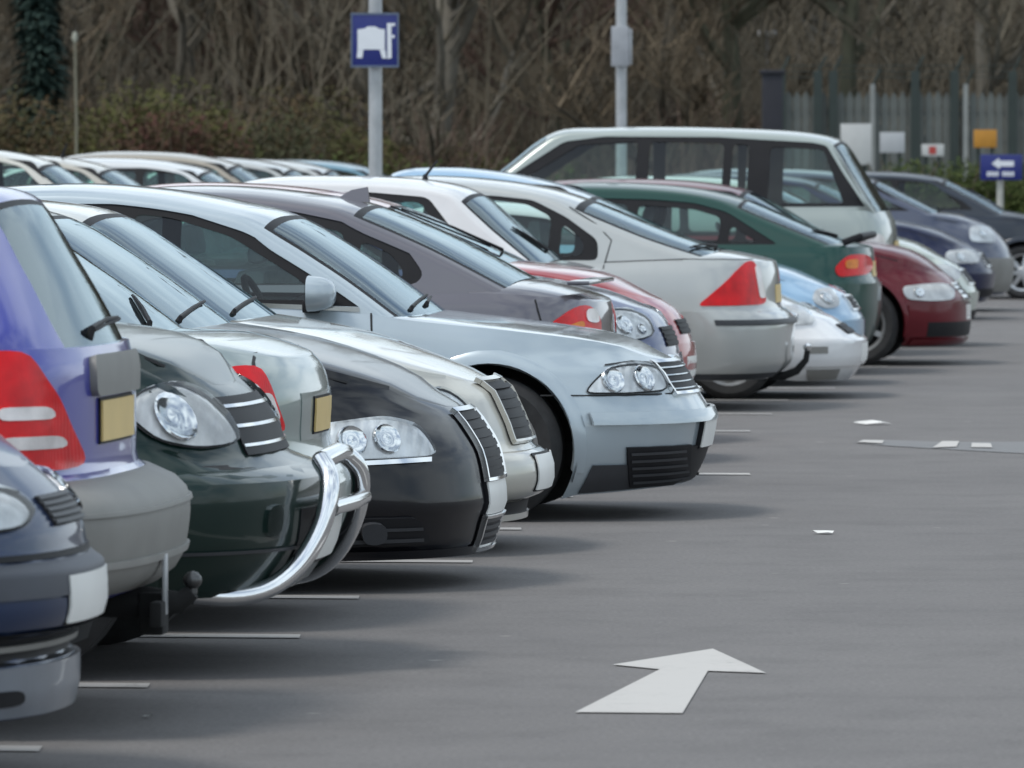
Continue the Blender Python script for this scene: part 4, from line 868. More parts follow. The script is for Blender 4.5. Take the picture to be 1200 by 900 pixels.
c.headlight([(.30, .66), (.2, .665), (.15, .61), (.13, .54), (.22, .53), (.30, .58)], [(.215, .6, .055)], rm=M_FROST); c.grille(-.3, .3, .52, .6, 3, slat=M_TRIM, frame=M_CHROME); c.band('bumper', .8, .19, .45, .014, M_LBLUE); c.plate(.38, True)
# ---- dark green hatchback, rear
M_BOTTLE = paint('bottle_green_paint', (.018, .062, .05), .3)
P = dict(face='rear', L=4.45, W=.86, zb=ZB(4.45, .2), qe=[(.2, .1), (.35, .02), (.48, 0), (.66, 0), (.71, .03), (.86, .04), (.94, .06)], pe=PEF,
         zs=[(0, .90), (.1, .92), (.7, .93), (3.2, .9), (3.8, .82), (4.45, .6)], deckR=[(.06, .955), (.3, .97)], deckL=[(3.2, .94), (3.9, .84), (4.3, .68)], cR=(.4, 2.5), cL=(.6, 2.4), inset=(.12, .075, .12),
         roof=[(.25, .965), (.5, 1.07), (.75, 1.175), (.97, 1.262), (1.32, 1.345), (1.88, 1.388), (2.3, 1.375), (2.7, 1.24), (3.1, 1.02), (3.25, .93)], scrR=(.05, 3), scrL=(6.2, 8.9), wheels=[(.85, .3), (3.55, .3)],
         dlo=[([(.68, .945), (1.06, 1.18), (1.3, 1.245), (1.61, 1.27), (2.1, 1.28), (2.5, 1.19), (2.92, .945)], [[(.83, .96), (1.02, 1.085), (1.05, .96)], [(1.12, .96), (1.1, 1.14), (1.3, 1.2), (1.7, 1.23), (1.72, .96)], [(1.8, .96), (1.78, 1.235), (2.1, 1.24), (2.42, 1.16), (2.72, .965)]])])
c = Car('hatchback', 'dark bottle green hatchback with boot spoiler parked tail out', 52.2, -3.29, P, M_BOTTLE)
c.taillight([([(.27, .78), (.18, .87), (.06, .87), (.035, .80), (.05, .725), (.25, .71)], M_RED), ([(.2, .83), (.12, .84), (.12, .77), (.2, .77)], M_AMB)]); c.band('bumper', .8, .22, .66, .014, M_BOTTLE); c.plate(.76, False, w=.4, off=.004)
sp = MB(); sp.tube([(c.X(.22), -.66, .955), (c.X(.10), -.64, 1.0), (c.X(.04), 0, 1.01), (c.X(.10), .64, 1.0), (c.X(.22), .66, .955)], .026, 8); sp.build('boot_spoiler', M_TRIM, c.root); c.wiper(.2, .8, 0, -.5)
# ---- dark red hatchback, front
M_WINE = paint('wine_red_paint', (.115, .008, .014), .2)
P = dict(face='front', L=4.15, W=.85, zb=ZB(4.15, .15), qe=[(.14, .07), (.2, .02), (.35, 0), (.5, 0), (.56, .05), (.6, .085), (.66, .14), (.7, .2)], pe=PER,
         zs=[(0, .65), (.2, .7), (.4, .79), (.7, .87), (1.1, .925), (4.15, .95)], deckR=[(.18, .71), (.26, .79), (.4, .86), (.69, .92), (1.1, .965)], deckL=[(4, 1.0)], cR=(.65, 2.4), cL=(.35, 2.8),
         roof=[(1.05, .96), (1.4, 1.17), (1.7, 1.32), (2, 1.38), (2.5, 1.41), (3.2, 1.39), (3.6, 1.3), (3.85, 1.1), (3.95, 1.0)], scrR=(.05, 2), scrL=(6, 7.9), wheels=[(.80, .31), (3.4, .31)], dlo=win3(1.35, 3.75, .98, 1.34, .4, .2))
c = Car('hatchback', 'wine red hatchback with wide clear headlight and tyre filling its front arch', 54.6, -2.75, P, M_WINE)
c.headlight([(.47, .60), (.2, .61), (.105, .59), (.085, .50), (.25, .49), (.43, .505)], [(.34, .55, .045)], rm=M_FROST); c.grille(-.34, .34, .50, .6, 3, slat=M_CHROME, frame=M_CHROME); c.band('bumper', .42, .22, .46, .012, M_WINE); c.band('lower_intake', .3, .22, .33, .014, M_TRIM); c.band('front_lip', .44, .155, .2, .02, M_WINE)
c.arch_lip(.8, .31, .05, .012); c.plate(.4, True); c.wiper(.1, .25, -.5, .4)
# ---- tall silver-green people carrier, rear
M_MPV = paint('silver_green_paint', (.33, .37, .345), .35)
P = dict(face='rear', L=4.65, W=.91, zb=ZB(4.65, .3, .25), qe=[(.28, .1), (.4, .02), (.6, 0), (.7, .01), (.95, .02), (1.05, .035), (1.16, .085)], pe=PEF,
         zs=[(0, 1.12), (.1, 1.145), (.6, 1.16), (3, 1.13), (3.6, 1.05), (4.2, .88), (4.65, .7)], deckR=[(.1, 1.16), (.3, 1.17)], deckL=[(3.6, 1.1), (4.2, .93), (4.5, .78)], cR=(.28, 2.8), cL=(.6, 2.4), inset=(.10, .07, .12), tum=.24,
         roof=[(.10, 1.16), (.29, 1.47), (.45, 1.70), (.63, 1.76), (1.39, 1.812), (2.3, 1.815), (2.74, 1.78), (3.11, 1.52), (3.5, 1.21), (3.72, 1.07)], scrR=(.05, 1.95), scrL=(6.1, 8.8), wheels=[(.95, .33), (3.75, .33)],
         dlo=[([(.19, 1.185), (.35, 1.45), (.49, 1.66), (.62, 1.69), (1.4, 1.735), (2.3, 1.74), (2.62, 1.70), (3.02, 1.44), (3.36, 1.17)],
               [[(.38, 1.205), (.55, 1.635), (.97, 1.66), (.99, 1.205)], [(1.16, 1.205), (1.14, 1.675), (1.27, 1.68), (1.29, 1.205)], [(1.36, 1.205), (1.34, 1.685), (1.93, 1.7), (1.95, 1.205)], [(2.05, 1.205), (2.03, 1.7), (2.5, 1.675), (2.92, 1.41), (3.18, 1.205)]])])
c = Car('people_carrier', 'tall silver green people carrier rising above the row, tail out', 57.2, -3.45, P, M_MPV)
c.taillight([([(.2, .97), (.08, .97), (.05, .78), (.2, .78)], M_WLENS)]); c.band('bumper', .8, .32, .62, .014, M_GREYPL); c.seam([(1.07, 1.14), (1.07, .5)], .01); c.plate(.85, False)
# ---- the cars beyond
PH = dict(face='front', L=4.1, W=.84, zb=ZB(4.1, .17), qe=[(.16, .08), (.3, .02), (.45, 0), (.52, .03), (.58, .07), (.66, .15), (.72, .25)], pe=PER,
          zs=[(0, .66), (.24, .71), (.5, .80), (.9, .91), (4.1, .96)], deckR=[(.24, .74), (.5, .86), (.9, .955), (1.1, .985)], deckL=[(4, 1.0)], cR=(.65, 2.4), cL=(.35, 2.8),
          roof=[(1.02, .975), (1.4, 1.19), (1.7, 1.33), (2, 1.39), (2.5, 1.42), (3.2, 1.40), (3.6, 1.3), (3.85, 1.1), (3.95, 1.0)], scrR=(.05, 2), scrL=(6, 7.9), wheels=[(.8, .3), (3.35, .3)], dlo=win3(1.35, 3.7, .99, 1.34, .4, .2))
def hatch_front(name, label, u, v0, col, P=PH):
    c = Car(name, label, u, v0, P, col); c.headlight([(.44, .66), (.24, .67), (.14, .63), (.12, .55), (.42, .55)], [(.3, .607, .05)], rm=M_FROST); c.grille(-.34, .34, .52, .62, 3, slat=M_TRIM, frame=M_CHROME)
    c.band('bumper', .44, .2, .45, .014, col); c.band('lower_intake', .3, .22, .3, .02, M_TRIM); c.plate(.38, True); return c
hatch_front('hatchback', 'pale mint green hatchback nose out just behind the wine red hatchback', 60.0, -2.95, paint('mint_paint', (.42, .47, .40), .2))
hatch_front('hatchback', 'dark navy hatchback with bright headlight nose out next to the slate blue hatchback', 70.0, -3.27, paint('navy_paint', (.012, .016, .05), .2))
PG = dict(PH); PG.update(qe=[(.16, .08), (.3, .02), (.5, 0), (.62, .03), (.72, .08), (.84, .2), (.9, .3)], zs=[(0, .84), (.24, .87), (.5, .93), (.9, .99), (4.1, 1.0)], deckR=[(.24, .9), (.5, .98), (.9, 1.04)], roof=[(.75, 1.03), (1.1, 1.2), (1.4, 1.34), (1.75, 1.42), (2.3, 1.46), (3.2, 1.44), (3.6, 1.32), (3.85, 1.12), (3.95, 1.02)], dlo=win3(1.0, 3.7, 1.03, 1.37, .45, .2))
c = Car('hatchback', 'slate blue hatchback with sloping windscreen nose out past the dark navy hatchback', 73.8, -3.25, PG, paint('steel_grey_paint', (.05, .06, .10), .35)); c.headlight([(.42, .86), (.3, .87), (.2, .80), (.16, .70), (.4, .72)], [(.29, .79, .05)]); c.band('bumper', .5, .2, .55, .014, M_GREYPL); c.plate(.45, True)
hatch_front('estate_car', 'dark slate car with open front wheel arch standing by the low hedge', 80.6, -2.6, paint('slate_paint_far', (.03, .037, .05), .3)).arch_lip(.8, .3, .05, .012)
# ---- second row, nose to nose with the first: only roofs and screens show
PB = dict(PH); PB.update(face='front')
back = [(44.0, 'royal blue hatchback with pale reflecting roof in the second row of cars', (.03, .05, .25), 1.60, 0), (47.0, 'silver hatchback roof with stub aerial in the second row of cars', (.45, .46, .46), 1.60, .1), (50.0, 'dark graphite hatchback in the second row of cars', (.03, .03, .035), 1.57, .3), (53.0, 'pale grey hatchback in the second row of cars, behind the graphite one', (.40, .41, .41), 1.64, -.2),
        (56.0, 'cream hatchback with curved roof in the second row of cars', (.55, .53, .47), 1.66, .1), (60, 'champagne beige hatchback in the second row, before the bus sign post', (.45, .42, .36), 1.60, -.1), (63.5, 'white hatchback in the second row, beside the bus sign post', (.62, .63, .63), 1.57, .2), (66.5, 'tan hatchback with dark screen in the second row, past the bus sign post', (.33, .29, .23), 1.63, 0), (69.5, 'light grey hatchback in the second row, past the tan one', (.42, .43, .42), 1.58, .1), (73, 'pale silver hatchback in the second row, before the teal one', (.5, .51, .5), 1.56, 0), (76.5, 'teal blue hatchback at the end of the second row', (.12, .25, .32), 1.55, 0)]
for i, (u, lb, col, h, dv) in enumerate(back):
    Q = dict(PB); k = h / 1.42
    Q['roof'] = [(q, z if z < 1.0 else .975 + (z - .975) * (h - .975) / (1.42 - .975)) for q, z in PH['roof']]; Q['dlo'] = win3(1.35, 3.7, .99, h - .09, .4, .2)
    c = Car('hatchback', lb, u, -8.5 + dv, Q, paint('second_row_paint_%d' % i, col, .25), group='cars in the second row')
    c.headlight([(.44, .66), (.24, .67), (.14, .63), (.12, .55), (.42, .55)]); c.plate(.38, True); c.band('bumper', .44, .2, .45, .014, c.pm)
    if i in (1, 5): c.aerial(3.2, .12, .3, 0, .012)
# ------------------------------------------------------------------ posts and signs along the bays
def post(name, label, px, Y, r_, h, m=M_STEEL, cat='post'):
    x = depth_px(px, 185, Y)[0]; o = empty(name, (x, Y, 0)); tag(o, label, cat)
    MB().tube([(0, 0, 0), (0, 0, h * .5), (0, 0, h)], [r_, r_, r_ * .95], 16).build('pole', m, o); MB().tube([(0, 0, 0), (0, 0, .35)], r_ * 1.25, 16).build('base_sleeve', m, o); return o, x
M_SIGNB = mat('sign_blue', (.012, .02, .16), .35, var=.06); M_SIGNW = mat('sign_white', (.72, .74, .78), .4, var=.04); M_SIGNE = mat('sign_edge', (.10, .13, .20), .4)
p, x = post('bus_sign_post', 'grey metal post carrying the square blue bus sign', 440, 62.4, .058, 6.0, cat='sign post')
def sgn(px, py): d = depth_px(px, py, 62.3); return (d[0] - x, d[2])
a = sgn(411, 15); b = sgn(467.5, 79); sg = MB().box((a[0], -.105, b[1]), (b[0], -.075, a[1]), .006).build('sign_panel', M_SIGNB, p)
def flat(poly, y, m, parent, nm='symbol', th=.003):
    n = len(poly); MB().add([(q[0], y, q[1]) for q in poly] + [(q[0], y + th, q[1]) for q in poly], [tuple(range(n)), tuple(range(2 * n - 1, n - 1, -1))] + [(i, n + i, n + (i + 1) % n, (i + 1) % n) for i in range(n)]).build(nm, m, parent, 0)
for poly in (((419, 58), (451, 58), (451, 34.5), (444, 33.5), (440, 31), (431, 31), (427, 33.5), (419, 34.5)), ((418, 68), (424.5, 68), (426, 58.2), (419, 58.2)), ((448, 68.5), (453, 68.5), (451.5, 58.2), (445, 58.2)), ((454, 69), (459, 68), (458.5, 27), (453.5, 27)), ((458.7, 31), (463, 30), (463, 27), (458.7, 27)), ((459, 44.5), (462.5, 44.5), (462.5, 41), (459, 41))):
    flat([sgn(*q) for q in poly], -.109, M_SIGNW, sg)
for q in ((411, 15, 467.5, 17.5), (411, 76.5, 467.5, 79), (411, 17.6, 413, 76.4), (465.5, 17.6, 467.5, 76.4)): a = sgn(q[0], q[1]); b = sgn(q[2], q[3]); flat([(a[0], b[1]), (b[0], b[1]), (b[0], a[1]), (a[0], a[1])], -.1095, M_SIGNE, sg, 'sign_border')
MB().box((-.09, -.074, sgn(0, 60)[1]), (.09, -.03, sgn(0, 35)[1]), .005).build('bracket', M_STEEL, p)
p, x = post('lamp_column', 'slim grey lamp column with a grey box strapped to it', 728, 82, .062, 8.0, cat='lamp post')
z0, z1 = depth_px(728, 78, 82)[2], depth_px(728, 31, 82)[2]
bx = MB().box((-.115, -.17, z0), (.085, -.06, z1), .012).build('control_box', mat('box_grey', (.33, .34, .36), .5), p); MB().box((.09, -.13, z0 + .02), (.12, -.04, z1 - .03), .005).build('box_conduit', M_STEEL, bx)
MB().tube([(0, 0, 7.95), (.25, -.1, 8.3), (.9, -.2, 8.45)], .03, 8).build('lamp_arm', M_STEEL, p); MB().box((.75, -.33, 8.38), (1.35, -.07, 8.5), .04).build('lamp_head', mat('box_grey', (.33, .34, .36), .5), p)
# blue arrow sign by the hedge
Y = 88; p, x = post('arrow_sign_post', 'pale post by the low hedge carrying the blue left arrow sign', 1172, Y, .042, depth_px(0, 200, Y)[2], mat('pale_post', (.42, .42, .38), .6), 'sign post')
def sgn(px, py): d = depth_px(px, py, Y - .06); return (d[0] - x, d[2])
a = sgn(1149, 181); b = sgn(1198, 211); sg = MB().box((a[0], -.075, b[1]), (b[0], -.045, a[1]), .008).build('sign_panel', M_SIGNB, p)
flat([sgn(*q) for q in ((1162, 191.5), (1171, 185), (1171, 188.5), (1188, 188.5), (1188, 195), (1172, 195), (1171, 198))], -.079, M_SIGNW, sg, 'arrow')
for q0, q1 in ((1156.5, 1171), (1174.5, 1189)):
    n = 4
    for i in range(n):
        xx0 = q0 + (q1 - q0) * i / n; a = sgn(xx0, 201); b = sgn(xx0 + (q1 - q0) / n * .72, 206.5); flat([(a[0], b[1]), (b[0], b[1]), (b[0], a[1]), (a[0], a[1])], -.079, M_SIGNW, sg, 'lettering')
# ------------------------------------------------------------------ verge, wooded bank
def earth(name, c0, c1, c2, sc_):
    m, n, o = newmat(name); p_ = n.nodes.new('ShaderNodeBsdfPrincipled'); z = noise(n, sc_, 8, .7); r = ramp(n, z.outputs['Fac'], [(.3, c0), (.5, c1), (.72, c2)])
    n.links.new(r.outputs[0], p_.inputs['Base Color']); p_.inputs['Roughness'].default_value = .95; p_.inputs['Specular IOR Level'].default_value = .1
    bb_ = bump(n, z.outputs['Fac'], .8, .1); n.links.new(bb_.outputs[0], p_.inputs['Normal']); n.links.new(p_.outputs[0], o.inputs[0]); return m
M_EARTH = earth('leaf_litter', (.028, .022, .016), (.052, .042, .030), (.075, .062, .042), 1.3); M_VERGE = earth('verge_grass', (.025, .035, .012), (.045, .06, .02), (.07, .08, .035), 2.5)
nx, ny = 60, 30; V = []; F = []; rn = random.Random(4)
for j in range(ny + 1):
    for i in range(nx + 1):
        x = -170 + 340 * i / nx; t = j / ny; y = 92 + 230 * t + .02 * x
        V.append((x, y, .06 + (0 if t < .1 else 7 * ((t - .1) / .9)) + rn.uniform(-.03, .03) + (rn.uniform(-.3, .3) if t > .25 else 0)))
F = [(j * (nx + 1) + i, j * (nx + 1) + i + 1, (j + 1) * (nx + 1) + i + 1, (j + 1) * (nx + 1) + i) for j in range(ny) for i in range(nx)]
o = meshobj('wooded_bank', V, F, M_EARTH, None, 60); o['kind'] = 'structure'
sheet('verge', [(-170, 90.5 - 3.4), (170, 90.5 + 3.4), (170, 100 + 3.4), (-170, 100 - 3.4)], .09, M_VERGE, kind='structure')
kb = MB(); kb.box((-170, -.075, 0), (170, .075, .12)); o = kb.build('kerb', mat('kerb_concrete', (.3, .29, .27), .85), None, 0); o.location = (0, 90.4, 0); o.rotation_euler = (0, 0, math.atan(.02)); o['kind'] = 'structure'
# ------------------------------------------------------------------ foliage
def leafmat(name, cols, sc_=.9):
    m, n, o = newmat(name); p_ = n.nodes.new('ShaderNodeBsdfPrincipled'); z = noise(n, sc_, 4, .6, 'Generated', (5, 5, 5)); z2 = noise(n, 9, 3, .6)
    ad = n.nodes.new('ShaderNodeMath'); ad.operation = 'MULTIPLY_ADD'; ad.inputs[1].default_value = .45; n.links.new(z2.outputs['Fac'], ad.inputs[0]); n.links.new(z.outputs['Fac'], ad.inputs[2])
    k = len(cols); r = ramp(n, ad.outputs[0], [(.42 + .6 * i / max(1, k), c_) for i, c_ in enumerate(cols)]); n.links.new(r.outputs[0], p_.inputs['Base Color'])
    p_.inputs['Roughness'].default_value = .75; p_.inputs['Specular IOR Level'].default_value = .2; n.links.new(p_.outputs[0], o.inputs[0]); return m
def barkmat(name, a, b): 
    m, n, o = newmat(name); p_ = n.nodes.new('ShaderNodeBsdfPrincipled'); z = noise(n, 7, 6, .7, 'Object', (1, 1, .25)); r = ramp(n, z.outputs['Fac'], [(.3, a), (.7, b)]); n.links.new(r.outputs[0], p_.inputs['Base Color'])
    p_.inputs['Roughness'].default_value = .9; bb_ = bump(n, z.outputs['Fac'], .6, .03); n.links.new(bb_.outputs[0], p_.inputs['Normal']); n.links.new(p_.outputs[0], o.inputs[0]); return m
M_BARK = [barkmat('bark_brown', (.06, .048, .035), (.12, .10, .072)), barkmat('bark_grey', (.11, .098, .078), (.20, .18, .145)), barkmat('bark_green', (.07, .07, .046), (.14, .135, .088))]
M_TWIG = [barkmat('twig_brown', (.085, .064, .040), (.15, .115, .074)), barkmat('twig_grey', (.095, .080, .056), (.16, .136, .098)), barkmat('twig_red', (.09, .056, .042), (.15, .096, .072))]
def bare_tree(seed, h, r0, lean):
    rn = random.Random(seed); T = MB(); B = MB()
    n = 12; pts = []; x = y = 0.0; dx, dy = rn.uniform(-lean, lean), rn.uniform(-lean, lean)
    for i in range(n + 1):
        t = i / n; pts.append(Vector((x, y, h * .8 * t - .3))); x += (dx + rn.uniform(-.05, .05)) * h / n; y += (dy + rn.uniform(-.05, .05)) * h / n
    T.tube(pts, [max(.015, r0 * (1.15 if i == 0 else 1) * (1 - .9 * i / n)) for i in range(n + 1)], 8)
    def branch(p, d, ln, r_, lev):
        q = [p]; k = 5 if lev < 2 else 3; dd = d.copy()
        for i in range(k):
            dd = (dd + Vector((rn.uniform(-.22, .22), rn.uniform(-.22, .22), rn.uniform(-.05, .25)))).normalized(); q.append(q[-1] + dd * ln / k)
        (T if lev == 0 and r_ > .07 else B).tube(q, [max(.006, r_ * (1 - .8 * i / k)) for i in range(k + 1)], 5 if lev < 1 else 3, False)
        if lev < 3:
            for _ in range((7, 5, 4)[lev]):
                t = rn.uniform(.25, 1) * k; i = min(k - 1, int(t)); b = q[i].lerp(q[i + 1], t - i); a = rn.uniform(0, 6.28)
                nd = (dd * .6 + Vector((math.cos(a), math.sin(a), rn.uniform(-.1, .5))) * .8).normalized(); branch(b, nd, ln * rn.uniform(.35, .6), r_ * .45, lev + 1)
    for i in range(13):
        t = rn.uniform(.1, .98); j = min(n - 1, int(t * n)); b = pts[j].lerp(pts[j + 1], t * n - j); a = rn.uniform(0, 6.28)
        branch(b, Vector((math.cos(a), math.sin(a), rn.uniform(.2, 1.0))).normalized(), h * rn.uniform(.16, .34), r0 * (.25 + .3 * (1 - t)), 0)
    return T, B
protos = []
for k in range(6):
    T, B = bare_tree(20 + k, (7.5, 8.5, 7, 8, 7, 9)[k], (.16, .2, .11, .24, .13, .18)[k], (.05, .08, .12, .04, .15, .06)[k])
    protos.append((T, B))
TL = ['bare brown tree with straight trunk in the winter wood', 'bare grey barked tree with broad limbs in the winter wood', 'thin leaning bare tree in the winter wood', 'thick trunked bare tree in the winter wood', 'bare tree with crooked leaning trunk in the winter wood', 'tall pale grey bare tree in the winter wood']
BK = [0, 1, 0, 2, 2, 1]; TW = [0, 1, 0, 0, 2, 1]; base = [None] * 6
rn = random.Random(9); spots = []
for row, (Y, n) in enumerate(((108, 26), (116, 30), (126, 32), (138, 34), (152, 36))):
    for i in range(n):
        wpx = (-900 + 3000 * (i + rn.uniform(.1, .9)) / n)
        if row < 2 and 880 < wpx < 1250 and rn.random() < .5: continue
        spots.append((wpx, Y + rn.uniform(-4, 4)))
def bank_z(Y, x):
    t = (Y - 92 - .02 * x) / 230; return .06 + (0 if t < .1 else 7 * ((t - .1) / .9))
for i, (px, Y) in enumerate(spots):
    k = rn.randrange(6); x = depth_px(px, 185, Y)[0]
    if base[k] is None:
        r_ = empty('bare_tree', (0, 0, 0)); T, B = protos[k]; T.build('trunk', M_BARK[BK[k]], r_, 60); B.build('crown', M_TWIG[TW[k]], r_, 60); tag(r_, TL[k], 'tree', 'bare trees of the wood behind the car park'); base[k] = r_; c = r_
    else: c = copy_tree(base[k])
    c.location = (x, Y, bank_z(Y, x) - .1); c.rotation_euler = (0, 0, rn.uniform(0, 6.28)); s_ = rn.uniform(.85, 1.2); c.scale = (s_, s_, s_)
# undergrowth of thin stems filling the wood
def brush(name, seed, n, Y0, Y1, px0, px1, h0, h1, m, lean=.25, r_=.012, sub=3):
    rn = random.Random(seed); B = MB()
    for _ in range(n):
        Y = rn.uniform(Y0, Y1); px = rn.uniform(px0, px1); x = depth_px(px, 185, Y)[0]; h = rn.uniform(h0, h1) * (.6 + .4 * math.sin(px * .011 + seed) ** 2); p = Vector((x, Y, bank_z(Y, x) - .1)); a = rn.uniform(0, 6.28); l = rn.uniform(0, lean)
        q = [p, p + Vector((math.cos(a) * l * h * .4, math.sin(a) * l * h * .4, h * .5)), p + Vector((math.cos(a) * l * h + rn.uniform(-.2, .2), math.sin(a) * l * h, h))]
        B.tube(q, [r_ * 1.6, r_, r_ * .4], 3, False)
        for _ in range(sub):
            t = rn.uniform(.2, .9); b = q[0].lerp(q[2], t); a2 = rn.uniform(0, 6.28); L = h * rn.uniform(.15, .4)
            B.tube([b, b + Vector((math.cos(a2) * L * .7, math.sin(a2) * L * .7, L * .75))], [r_ * .8, r_ * .3], 3, False)
    return tag(B.build(name, m, None, 60), {'u': 0}.get('x') or 'tangle of bare brown undergrowth stems filling the wood', 'undergrowth', None, 'stuff')
o = brush('undergrowth', 1, 9600, 104, 165, -900, 2100, 1.8, 5.5, M_TWIG[1], r_=.016)
o = brush('bramble_thicket', 2, 4200, 101, 118, -900, 900, .9, 2.6, M_TWIG[2], .6, .010); o['label'] = 'low reddish bramble thicket along the foot of the wood'; o['category'] = 'thicket'
# far wood that reads as one mass
o = brush('far_wood', 3, 8800, 160, 235, -900, 2100, 3.5, 7, M_TWIG[0], .18, .05, 4); o['label'] = 'far brown mass of bare winter wood on the bank'; o['category'] = 'wood'
# shrubs: clouds of small leaves over a frame of stems
def shrub_mesh(seed, rx, ry, rz, n, leaf, top=1.0):
    rn = random.Random(seed); Lf = MB(); St = MB(); lob = [(rn.uniform(-.6, .6) * rx, rn.uniform(-.5, .5) * ry, rz * rn.uniform(.35, .75), rn.uniform(.35, .6)) for _ in range(8)]
    for _ in range(n):
        c_ = rn.choice(lob); d = Vector((rn.gauss(0, 1), rn.gauss(0, 1), rn.gauss(0, 1))).normalized() * (rn.random() ** .35)
        p = Vector((c_[0] + d.x * rx * c_[3], c_[1] + d.y * ry * c_[3], max(.03, c_[2] + d.z * rz * c_[3] * .9)))
        a = Vector((rn.uniform(-1, 1), rn.uniform(-1, 1), rn.uniform(-1, 1))).normalized(); b = a.orthogonal().normalized(); s_ = leaf * rn.uniform(.5, 1.3)
        Lf.add([p - a * s_, p + b * s_ * .5, p + a * s_, p - b * s_ * .5], [(0, 1, 2, 3)])
    for i in range(26):
        c_ = lob[i % 8]; a = rn.uniform(0, 6.28); e = Vector((c_[0] + math.cos(a) * rx * .4, c_[1] + math.sin(a) * ry * .4, rz * rn.uniform(.75, 1.12))); St.tube([(c_[0] * .3, c_[1] * .3, 0), (c_[0] * .8, c_[1] * .8, rz * .4), e], [.03, .02, .006], 4, False)
    return Lf, St
def shrub(name, label, px, Y, rx, h, n, leaf, m, seed, cat='shrub', group=None, ry=None, sm=None):
    Lf, St = shrub_mesh(seed, rx, ry or rx * .7, h, n, leaf); x = depth_px(px, 185, Y)[0]; r_ = tag(empty(name, (x, Y, .08)), label, cat, group); Lf.build('foliage', m, r_, 0); St.build('stems', sm or M_TWIG[0], r_, 60); return r_
M_OLIVE = leafmat('olive_leaf', [(.028, .034, .010), (.06, .066, .018), (.09, .085, .028)]); M_RUST = leafmat('rust_leaf', [(.045, .028, .015), (.085, .05, .026), (.06, .058, .022)]); M_WINEL = leafmat('wine_leaf', [(.05, .022, .018), (.085, .032, .026), (.06, .045, .022)])
M_DRAB = leafmat('drab_leaf', [(.04, .036, .022), (.07, .062, .038), (.055, .06, .028)]); M_HEDGE = leafmat('hedge_leaf', [(.016, .03, .008), (.04, .062, .014), (.065, .08, .022)]); M_CON = leafmat('conifer_leaf', [(.008, .018, .014), (.016, .032, .026), (.026, .045, .036)])
SH = [(-60, 99, 1.8, 2.3, M_DRAB, 'drab brown shrub at the far end of the bank'), (20, 98, 1.7, 2.25, M_RUST, 'rusty brown shrub in front of the dark conifer'), (75, 100, 1.5, 2.3, M_RUST, 'rust shrub beside the pale marker stake'), (135, 99, 1.7, 2.85, M_OLIVE, 'tallest olive green shrub on the bank'), (185, 98, 1.5, 2.7, M_OLIVE, 'olive shrub next to the wine red shrub'),
      (220, 97, 1.2, 2.3, M_WINEL, 'wine red leaved shrub on the bank'), (262, 100, 1.5, 2.35, M_DRAB, 'drab shrub beside the wine red shrub'), (310, 101, 1.6, 2.35, M_RUST, 'wide rust brown shrub behind the second row roofs'), (365, 103, 1.5, 2.2, M_OLIVE, 'low olive shrub between rust shrubs'), (405, 104, 1.3, 2.0, M_RUST, 'small rust shrub behind the bus sign post'),
      (470, 106, 1.5, 2.0, M_DRAB, 'drab shrub past the bus sign post'), (530, 106, 1.8, 2.2, M_DRAB, 'broad domed drab shrub with green tinge'), (585, 105, 1.3, 1.9, M_OLIVE, 'low green shrub behind the tall people carrier')]
for i, (px, Y, rx, h, m, lb) in enumerate(SH): shrub('bank_shrub', lb, px, Y, rx, h * (.92 if px < 90 or 200 < px < 330 else .82), 8000, .042, m, 50 + i, group='shrubs on the bank')
for i, (px, lb) in enumerate(((560, 'low bright green ground cover by the tall people carrier'), (430, 'low bright green ground cover under the bus sign'))):
    shrub('low_shrub', lb, px, 94, 1.6, 1.25, 5000, .038, M_HEDGE, 80 + i, group='low green shrubs')
HL = ['clipped green hedge stretch below the white notice boards', 'green hedge stretch below the red and white notice', 'green hedge stretch behind the blue arrow sign', 'green hedge stretch past the blue arrow sign']
for i, px in enumerate((1035, 1100, 1165, 1230)): shrub('hedge', HL[i], px, 97, .95, 1.3, 8500, .034, M_HEDGE, 90 + i, 'hedge', 'stretches of the low hedge', .6)
# dark conifer at the left
c0 = tag(empty('conifer', (depth_px(47, 185, 100.6)[0], 100.6, .08)), 'dark green conifer standing before the bare wood', 'tree'); Lf = MB(); rn = random.Random(5)
MB().tube([(0, 0, -.2), (0, 0, 4.5), (0.1, 0, 8.8)], [.16, .1, .02], 8).build('trunk', M_BARK[0], c0)
for _ in range(11000):
    z = rn.uniform(.9, 9); a = rn.uniform(0, 6.28); r_ = (1 - z / 11) * .66 * (.8 + .16 * math.sin(z * 4.3 + 2 * math.cos(a)) + .12 * math.sin(3 * a + z * 1.7)) * rn.random() ** .5; p_ = Vector((r_ * math.cos(a), r_ * math.sin(a), z - r_ * .35)); d = Vector((math.cos(a), math.sin(a), -.5)).normalized(); sd_ = Vector((-math.sin(a), math.cos(a), 0)); s_ = rn.uniform(.06, .15)
    Lf.add([p_ - d * s_, p_ + sd_ * s_ * .35, p_ + d * s_, p_ - sd_ * s_ * .35], [(0, 1, 2, 3)])
Lf.build('crown', M_CON, c0, 0)
# pale stake with a knob before the shrubs
st = tag(empty('marker_stake', (depth_px(88, 185, 96)[0], 96, .08)), 'thin pale marker stake standing among the bank shrubs', 'stake'); zt = depth_px(88, 44, 96)[2]
MB().tube([(0, 0, 0), (.02, 0, zt * .6), (0, 0, zt - .12)], [.022, .018, .015], 7).build('stake', mat('pale_wood', (.20, .19, .14), .8), st); MB().tube([(0, 0, zt - .14), (0, 0, zt - .08), (0, 0, zt)], [.02, .042, .02], 8).build('knob', mat('pale_knob', (.36, .36, .30), .7), st)
